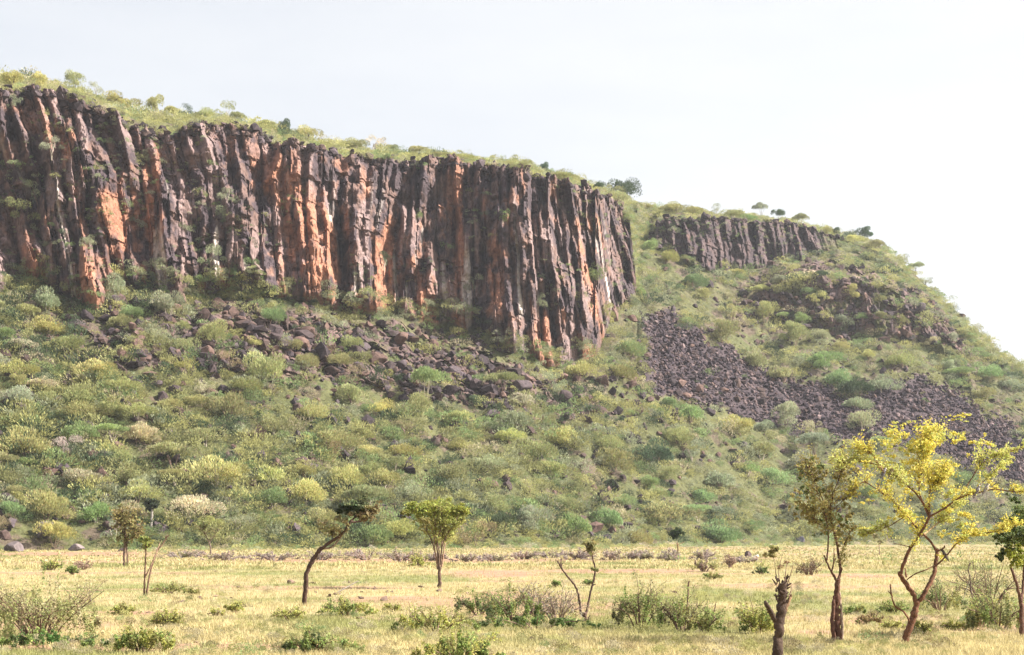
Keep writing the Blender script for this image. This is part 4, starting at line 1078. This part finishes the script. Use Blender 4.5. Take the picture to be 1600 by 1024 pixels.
# --- plain bushes
def bush(label, px, py, wpx, hpx, cols, seed, n=900, stems=8, name="bush", lsize=None, barkc=(.2, .13, .1), leafy=1.0, arch=None, group=None, cat="bush"):
    """py is the foot of the bush in the photo"""
    wpx *= 1.18; hpx *= 1.2
    t = Tree(name, label, cat, px, py, barkc, seed, group=group)
    ls = lsize or max(.035, 1.25 * t.m)
    r = random.Random(seed)
    st = MB()
    tips = []
    for k in range(stems):
        a = r.uniform(-1, 1); dd = r.uniform(-.45, .45) * wpx * t.m
        ex = px + a * wpx * .46; ey = py - hpx * r.uniform(.5, .98) * (1 - .35 * a * a)
        if arch: ey = py - hpx * (.45 + .5 * abs(a)) * r.uniform(.8, 1.05)
        pts = [t.p(px + a * wpx * .08, py + 2, dd * .1), t.p(px + a * wpx * .22, py - hpx * .35, dd * .5), t.p(ex, ey, dd)]
        pth = smooth_path(pts, 5)
        tube(st, pth, 1.3 * t.m, .4 * t.m, 5, (1, 1, 1), .1, t.rng); tips.append(pth)
        t.twigs(pth, 7 if leafy > .3 else 14, hpx * .45, .4, 0, .7, leaves=int(16 * leafy), lsize=ls, lcol=cols[k % len(cols)], start=.25)
    link("stems", st.mesh("stems", M_BARK), t.root, color=barkc)
    nb = max(5, int(wpx / 9))
    for k in range(nb):
        a = -1 + 2 * (k + .5) / nb + r.uniform(-.12, .12)
        hh = hpx * (1 - .55 * a * a) * r.uniform(.75, 1.05)
        t.clump(px + a * wpx * .44, py - hh * .5, wpx / nb * .85, hh * .48, int(2.0 * n / nb * leafy), ls, cols[r.randrange(len(cols))], r.uniform(-.35, .35) * wpx * t.m)
    t.done()
    return t
BO = (.36, .35, .13); BG = (.27, .34, .11); BY = (.46, .46, .14); BD = (.15, .19, .08); BT = (.46, .40, .24); BGR = (.38, .33, .26)
bush("large spreading half-bare bush at bottom left with long bare twigs", 62, 998, 190, 78, [(.42, .42, .19), BT, (.36, .38, .16)], 60, 3600, 30, leafy=1.0, barkc=(.17, .10, .08), arch=1)
bush("patch of lush dark green leaves under the large half-bare bush", 68, 1012, 190, 22, [BG, BD, (.12, .22, .06)], 61, 2400, 6, name="leafy_plant", cat="plant")
bush("bright green low bush at the bottom, right of the large half-bare bush", 222, 1018, 92, 34, [BG, BY, BO], 62, 1700)
bush("small green bush directly behind the bottom-left bright green bush", 262, 980, 50, 22, [BO, BY], 63, 700)
bush("small yellow-green bush below the leaning tree's trunk", 455, 970, 46, 18, [BO, BY], 64, 500)
bush("low bright green bush sloping down to the right of the leaning tree's base", 546, 962, 84, 22, [BY, BG], 65, 1200)
bush("dark green low bush at the bottom edge below the leaning tree", 484, 1022, 78, 30, [BO, BG, BD], 66, 1300)
bush("small low bush beside the bottom-edge dark green bush, on its right", 545, 1018, 44, 14, [BO, BG], 67, 500)
bush("wide olive-green bush left of the central thicket", 682, 988, 130, 34, [BO, BY, BG], 68, 1900)
bush("rounded green bush cut by the bottom edge of the photo below centre", 716, 1042, 136, 46, [BY, BG, BO], 69, 2600)
bush("dark green bush at the left end of the central thicket", 748, 962, 62, 32, [BD, BG], 70, 1000)
bush("large dark and bright green bush in the middle of the central thicket", 805, 975, 100, 48, [BG, BO, BD], 71, 2100, barkc=(.16, .10, .08))
bush("greyish twiggy bush in the central thicket just left of the Y-shaped tree", 872, 975, 84, 46, [BGR, BT], 72, 900, 16, leafy=.5, barkc=(.30, .22, .19))
bush("thin twiggy bush rising behind the middle of the central thicket", 830, 962, 60, 42, [BGR, BO], 73, 500, 14, leafy=.4, barkc=(.28, .21, .17))
bush("strip of dark leafy plants along the front foot of the central thicket", 838, 982, 170, 20, [BG, BD, (.14, .22, .07)], 74, 2300, 6, name="leafy_plant", cat="plant")
bush("feathery olive-green bush right of the bare Y-shaped tree", 1000, 982, 92, 58, [BO, BG, (.26, .25, .12)], 75, 2000, 14, barkc=(.16, .1, .08), leafy=.8)
bush("feathery bush around the foot of the upright pole-like stem", 1068, 988, 80, 52, [BO, (.28, .26, .15), BG], 76, 1300, 14, leafy=.7)
bush("low twiggy green bush at the short dead stick", 1102, 990, 54, 34, [BO, BG], 77, 700, 10, leafy=.7)
bush("green bush with yellow leaves left of the pollarded stump", 1183, 992, 56, 42, [BG, BO, BY], 78, 1300, 10)
bush("spreading umbrella-like green bush behind the yellow acacia's trunk", 1470, 956, 80, 40, [BG, BO, BD], 79, 1300, 10, barkc=(.36, .24, .18))
bush("green bush at the foot of the right-edge tree", 1560, 985, 90, 56, [BG, BO, (.2, .22, .09)], 80, 2200, 12)
bush("bright green round bush below the crooked bare stem", 1532, 980, 42, 40, [BY, BG], 81, 1000, 8)
bush("tall feathery pale green bush behind the crooked bare stem", 1545, 950, 120, 66, [(.28, .29, .13), (.26, .26, .13)], 82, 1500, 16, leafy=.55)
bush("low green bush between the open-crowned tree and the yellow acacia", 1395, 960, 44, 20, [BO, BG], 83, 500)
bush("low green bush right of the open-crowned tree's split trunk", 1335, 962, 34, 16, [BG, BO], 84, 400)
bush("small reddish-brown dry bush in front of the bare soil by the open-crowned tree", 1358, 976, 44, 14, [(.3, .22, .12), BO], 85, 350, 8)
bush("low yellow-green plants in front of the yellow acacia, to its left", 1395, 985, 36, 12, [BY, BO], 86, 300)
bush("small yellow-green plant just right of the yellow acacia's trunk", 1441, 995, 26, 20, [BY, BO], 87, 350)
bush("low yellow-green plant further right of the yellow acacia's trunk", 1490, 985, 40, 12, [BY, BO], 88, 350)
bush("small yellow-green bush at the left edge of the plain below the slope", 80, 892, 34, 16, [BG, BY], 89, 400)
bush("small dark green bush right of the left-edge yellow-green bush", 113, 898, 18, 11, [BG, BD], 90, 250)
bush("pinkish leafless bush behind the small dark green bush at left", 129, 891, 26, 12, [(.42, .31, .24)], 91, 160, 10, leafy=.6, barkc=(.4, .28, .22))
bush("small green bush in front of the vase-shaped tree's brush line", 654, 887, 30, 16, [BY, BO], 92, 400)
bush("strip of low green plants right of the bare double-stemmed tree", 262, 928, 56, 14, [BO, BG], 93, 450)
bush("low green plant right of that strip, near the small mound", 300, 929, 24, 8, [BO], 94, 150)
bush("small yellow-green tuft left of centre in the open grass", 366, 957, 32, 14, [BY, BO], 95, 260)
bush("faint low tuft left of the open-grass yellow-green tuft", 338, 963, 24, 10, [BT, BY], 96, 140)
bush("low tuft below the bare double-stemmed tree", 192, 962, 40, 14, [BO, BY], 97, 300)
bush("small low tuft right of the sloping bright green bush", 614, 957, 30, 11, [BO, BY], 98, 220)
bush("brown-purple dry bush at the plain's edge right of centre", 1100, 893, 40, 14, [(.30, .22, .18), BO], 99, 300, 8)
bush("low dark green bush right of the brown-purple dry bush", 1112, 906, 30, 9, [BG, BO], 100, 220)
bush("brownish dry bush behind and between the stump and open-crowned tree", 1264, 900, 38, 22, [(.30, .24, .13), (.26, .2, .14)], 101, 450, 10, leafy=.7)
bush("dark green low bush left of that brownish dry bush", 1190, 898, 24, 10, [BG, BD], 102, 200)
bush("small upright reddish-brown dry shrub near the pale rock", 1141, 888, 14, 18, [(.34, .24, .18)], 103, 140, 8, leafy=.5, barkc=(.35, .24, .2))
bush("low green tuft left of the Y-shaped tree's left arm", 868, 917, 16, 8, [BG], 104, 120)
bush("low dark green tuft between the two arms of the Y-shaped tree", 918, 914, 18, 6, [BG, BD], 105, 120)
# brush line: dry purple-grey thorn brush along the plain's far edge
BR = (.40, .33, .31)
for k, (x0, w_, h_, y0) in enumerate(((355, 70, 10, 874), (430, 70, 10, 875), (500, 60, 11, 876), (575, 70, 13, 877), (625, 60, 14, 877), (678, 40, 12, 877), (735, 50, 10, 878), (775, 40, 13, 877), (820, 40, 9, 874), (860, 60, 9, 873),
                              (905, 50, 12, 874), (958, 34, 14, 876), (985, 24, 11, 875), (1005, 28, 11, 876), (1045, 34, 12, 878), (1098, 36, 11, 876), (285, 60, 8, 872), (1000, 20, 9, 870), (300, 40, 7, 868), (1165, 40, 9, 880))):
    where = ['left of the leaning tree', 'left of the leaning tree', 'behind the leaning tree', 'right of the leaning tree', 'left of the vase-shaped tree', 'behind the vase-shaped tree', 'right of the vase-shaped tree', 'well right of the vase-shaped tree',
             'left of the Y-shaped tree', 'at the left arm of the Y-shaped tree', 'between the arms of the Y-shaped tree', 'right of the Y-shaped tree', 'in the middle gap right of the Y-shaped tree', 'left of the round dark tree', 'in front of the round dark tree',
             'right of the round dark tree', 'right of the double-stemmed tree', 'behind the gap left of the round dark tree', 'beside the small forked tree', 'near the pale cream rock'][k]
    if k == 0: where = 'right of the small forked grey tree'
    bush("purple-grey dry thorn brush " + where, x0, y0 + random.uniform(-1.6, 1.6), w_ * 1.05, h_ * random.uniform(.75, 1.25), [BR, (.46, .37, .31), (.46, .42, .27)], 120 + k, 620, 12, leafy=.8, lsize=.085, barkc=(.3, .24, .22), name="thorn_brush", group="dry thorn brush along the plain's far edge", cat="thorn bush")

# small rocks and mounds on the plain
pr_ = [(455, 912, 12, 9, "mid-sized brown rock left of the leaning tree's trunk"), (488, 912, 10, 6, "flat brown rock just right of the leaning tree's trunk"), (493, 927, 4, 7, "thin upright dark stone right of the leaning tree's lower trunk"),
       (514, 933, 11, 7, "brown rock in front of the fallen branch's lower end"), (526, 929, 11, 5, "tan rock touching the fallen branch's lower end"), (546, 911, 4, 6, "tiny upright dark stone behind the fallen branch"), (585, 921, 6, 6, "small dark rock right of the fallen branch tip"),
       (601, 940, 14, 10, "largest brown rock in the open grass between the leaning and vase-shaped trees"), (604, 927, 6, 7, "small upright rock behind the largest open-grass rock"), (612, 926, 8, 4, "flat rock behind and right of the largest open-grass rock"),
       (565, 926, 5, 4, "tiny round stone left of the largest open-grass rock"), (564, 937, 11, 4, "flat dark rock left of the largest open-grass rock"), (686, 925, 11, 5, "flat dark rock at the foot of the vase-shaped tree"), (660, 918, 14, 5, "low flat stones left of the vase-shaped tree's base"),
       (725, 918, 4, 4, "leftmost of three tiny dark stones right of the vase-shaped tree"), (731, 918, 6, 5, "middle of three tiny dark stones right of the vase-shaped tree"), (741, 921, 7, 4, "rightmost of three tiny dark stones right of the vase-shaped tree"), (730, 930, 6, 6, "dark stone behind the central thicket's left end"),
       (312, 936, 7, 8, "small pointed dark mound on the open grass at left"), (336, 933, 9, 4, "flat brown stone right of the small pointed mound"), (361, 935, 6, 4, "small flat stone second right of the small pointed mound"), (372, 918, 10, 6, "brown hummock in the grass left of the leaning tree"),
       (286, 941, 20, 5, "low reddish clod strip left of the small pointed mound"), (132, 931, 12, 4, "dark flat stone in the grass behind the large half-bare bush"), (118, 926, 7, 4, "small stone left of the dark flat stone behind the half-bare bush"), (140, 927, 8, 3, "thin flat stone right of the dark flat stone behind the half-bare bush"),
       (232, 958, 9, 4, "small clod right of the tuft below the double-stemmed tree"), (306, 1005, 8, 4, "dark clod on the reddish soil at bottom left"), (934, 927, 4, 4, "tiny dark stone right of the Y-shaped tree's right arm"), (1054, 926, 8, 6, "small dark stone left of the upright pole-like stem"),
       (1128, 931, 5, 4, "tiny dark stone right of the upright pole-like stem, left one"), (1192, 934, 5, 4, "tiny dark stone left of the pollarded stump's top"), (1231, 1003, 18, 6, "flat dark stone in the grass at the foot of the pollarded stump"), (1552, 1013, 16, 5, "flat dark stone in the grass at the bottom right"), (562, 967, 14, 4, "dark low clod under the sloping bright green bush"), (1258, 972, 3, 6, "tiny upright dark stone between the stump and the open-crowned tree")]
for px, py, w_, h_, L in pr_:
    boulder(px, py, w_, h_, on_plain=True, col=tuple(np.array([.17, .115, .09]) * random.uniform(.7, 1.3)), lab=L, name="stone" if w_ < 12 else "rock", cat="rock")

# ------------------------------------------------------------------ birds on the acacia
def bird(px, py, dd, face, body, back_c, label, up=.9):
    p = at(px, py, ACACIA_D + dd)
    root = bpy.data.objects.new("bird", None); COL.objects.link(root); root.location = p; root.empty_display_size = .1
    root.rotation_euler = (0, 0, face)
    tag(root, label, "bird", "small birds perched in the yellow acacia")
    mb = MB()
    pts = smooth_path([(0.085, 0, .175), (.055, 0, .18), (.025, 0, .145), (0, 0, .085), (-.035, 0, .025), (-.075, 0, -.035), (-.12, 0, -.10)], 4)
    n = len(pts); tt = np.linspace(0, 1, n)
    rad = np.interp(tt, [0, .06, .17, .28, .42, .6, .75, .86, 1], [.006, .026, .032, .030, .048, .046, .022, .014, .010])
    tube(mb, pts, 0, 0, 12, (1, 1, 1), 0, rad=rad)
    V = mb.v[0]
    front = V[:, 0] > np.interp(V[:, 2], [-.1, .18], [-.07, .05]) 
    mb.c[0] = np.where(front[:, None], np.array(body), np.array(back_c))
    link("body", mb.mesh("body", M_FEATHER, True), root)
    for s in (-1, 1):
        wv = np.array([(.03, .03 * s, .13), (.01, .05 * s, .09), (-.05, .045 * s, .0), (-.10, .02 * s, -.06), (-.03, .035 * s, .10)])
        m2 = MB(); m2.add(np.concatenate([wv, wv + [-.006, .006 * s, .004]]), t=[(0, 1, 4), (1, 2, 4), (2, 3, 4), (5, 9, 6), (6, 9, 7), (7, 9, 8)], q=[(0, 1, 6, 5), (1, 2, 7, 6), (2, 3, 8, 7), (3, 4, 9, 8), (4, 0, 5, 9)], col=back_c)
        link("wing", m2.mesh("wing", M_FEATHER), root)
        m3 = MB(); tube(m3, np.array([(-.01, .015 * s, .05), (.0, .015 * s, .01), (.005, .015 * s, -.01)]), .004, .003, 5); link("leg", m3.mesh("leg", M_BARK), root, color=(.1, .07, .06))
    m4 = MB(); tube(m4, np.array([(.08, 0, .176), (.095, 0, .174), (.112, 0, .168)]), .009, .001, 6); link("beak", m4.mesh("beak", M_FEATHER), root, color=(.06, .05, .05))
bird(1374, 733, -1.0, 2.9, (.42, .26, .17), (.25, .15, .10), "brown bird with its back turned on the acacia's upper left branch")
bird(1381, 744, -.95, .6, (.75, .68, .62), (.16, .15, .17), "white-breasted dark-tailed bird hanging lowest on the acacia's upper left branch")
bird(1393, 742, -.9, .5, (.42, .34, .25), (.26, .20, .14), "tan bird rightmost of three on the acacia's upper left branch")
bird(1527, 772, -.9, .3, (.78, .74, .72), (.17, .15, .17), "white-breasted bird, left one of the pair on the acacia's long right branch")
bird(1541, 769, -.95, .2, (.80, .76, .74), (.30, .27, .28), "white-breasted bird, right one of the pair on the acacia's long right branch")
bird(1476, 872, .1, 2.6, (.10, .08, .07), (.08, .06, .05), "dark bird low on the acacia beside its right-hand trunk fork")

# ------------------------------------------------------------------ grass on the plain (stuff)
rng = np.random.default_rng(77)
def grass(name, label, n, d0, d1, h, wd, blades):
    # uniform in the picture's height keeps far tufts sparse
    u = rng.random(n)
    D = 1 / (u / d0 + (1 - u) / d1)
    D = np.where(rng.random(n) < .35, rng.uniform(d0, d1, n), D)
    X = rng.uniform(-.40, .40, n) * D
    k = rng.random(n) > soil_mask(X, D) * .85
    X, D = X[k], D[k]
    n = len(X)
    gmk = green_mask(X, D); hh = h * (0.45 + 1.1 * fbm(X / 3, D / 3, o=2, seed=501)) * rng.uniform(.6, 1.3, n)
    Z = ground_z(X, D)
    base = np.stack([X, D, Z], -1)
    A_ = rng.uniform(0, 6.28, (n, blades)); ln_ = rng.uniform(.15, .75, (n, blades)) * hh[:, None]
    o = rng.normal(0, .10, (n, blades, 2))
    b = base[:, None] + np.concatenate([o, np.zeros((n, blades, 1))], -1)
    wv = np.stack([np.cos(A_ + 1.57), np.sin(A_ + 1.57), np.zeros_like(A_)], -1) * (wd * np.maximum(1, D / 70))[:, None, None]
    tip = b + np.stack([np.cos(A_) * ln_, np.sin(A_) * ln_, np.broadcast_to(hh[:, None], A_.shape) * rng.uniform(.6, 1, A_.shape)], -1)
    V = np.stack([b - wv, b + wv, tip], 2).reshape(-1, 3)
    c = np.array([.58, .495, .26])[None] * (1 - gmk[:, None]) + np.array([.30, .315, .115])[None] * gmk[:, None]
    c = c * rng.uniform(.75, 1.2, (n, 1))
    c = np.repeat(c, blades * 3, 0)
    T = np.arange(len(V)).reshape(-1, 3)
    tag(link(name, mesh_np(name, V, T, M_GRASS, c)), label, "grass", kind='stuff')
npt = 2600
u = rng.random(npt); d_ = 1 / (u / 34 + (1 - u) / 300); px_ = rng.uniform(-60, 1660, npt)
pts = np.stack([(px_ - HX) / F * d_, d_, ground_z((px_ - HX) / F * d_, d_)], -1)
scatter_shrubs("grass_tussocks", "small tussocks and weeds scattered over the plain", np.arange(npt), None, .18, .75, MINI,
               ['tan', 'yellow', 'olive', 'green', 'brown'], [30, 30, 24, 6, 10], rng, vnoise(pts[:, 0] / 4, pts[:, 1] / 6, seed=345) > .4, 'grass', .05, pts=pts, tone=.85)
grass("grass", "short dry straw and green grass covering the plain", 62000, 30, 130, .16, .010, 5)
grass("far_grass", "dry grass tufts on the far part of the plain", 22000, 120, 330, .26, .03, 4)

# ------------------------------------------------------------------ haze
hb = MB()
x0, x1, y0, y1, z0, z1 = -7600, 8200, -3600, 9300, -3.0, 260.0
hb.add([(x0, y0, z0), (x1, y0, z0), (x1, y1, z0), (x0, y1, z0), (x0, y0, z1), (x1, y0, z1), (x1, y1, z1), (x0, y1, z1)],
       q=[(0, 3, 2, 1), (4, 5, 6, 7), (0, 1, 5, 4), (1, 2, 6, 5), (2, 3, 7, 6), (3, 0, 4, 7)])
hm = bpy.data.materials.new("haze_air"); hm.use_nodes = True
hn = hm.node_tree; hn.nodes.clear()
ho = hn.nodes.new("ShaderNodeOutputMaterial"); hv = hn.nodes.new("ShaderNodeVolumePrincipled")
hv.inputs["Color"].default_value = (.86, .90, 1.0, 1)
hv.inputs["Density"].default_value = 0.0001
hv.inputs["Anisotropy"].default_value = 0.2
hn.links.new(hv.outputs[0], ho.inputs["Volume"])
tag(link("haze", hb.mesh("haze", hm)), "thin pale haze in the air", "haze", kind="stuff")
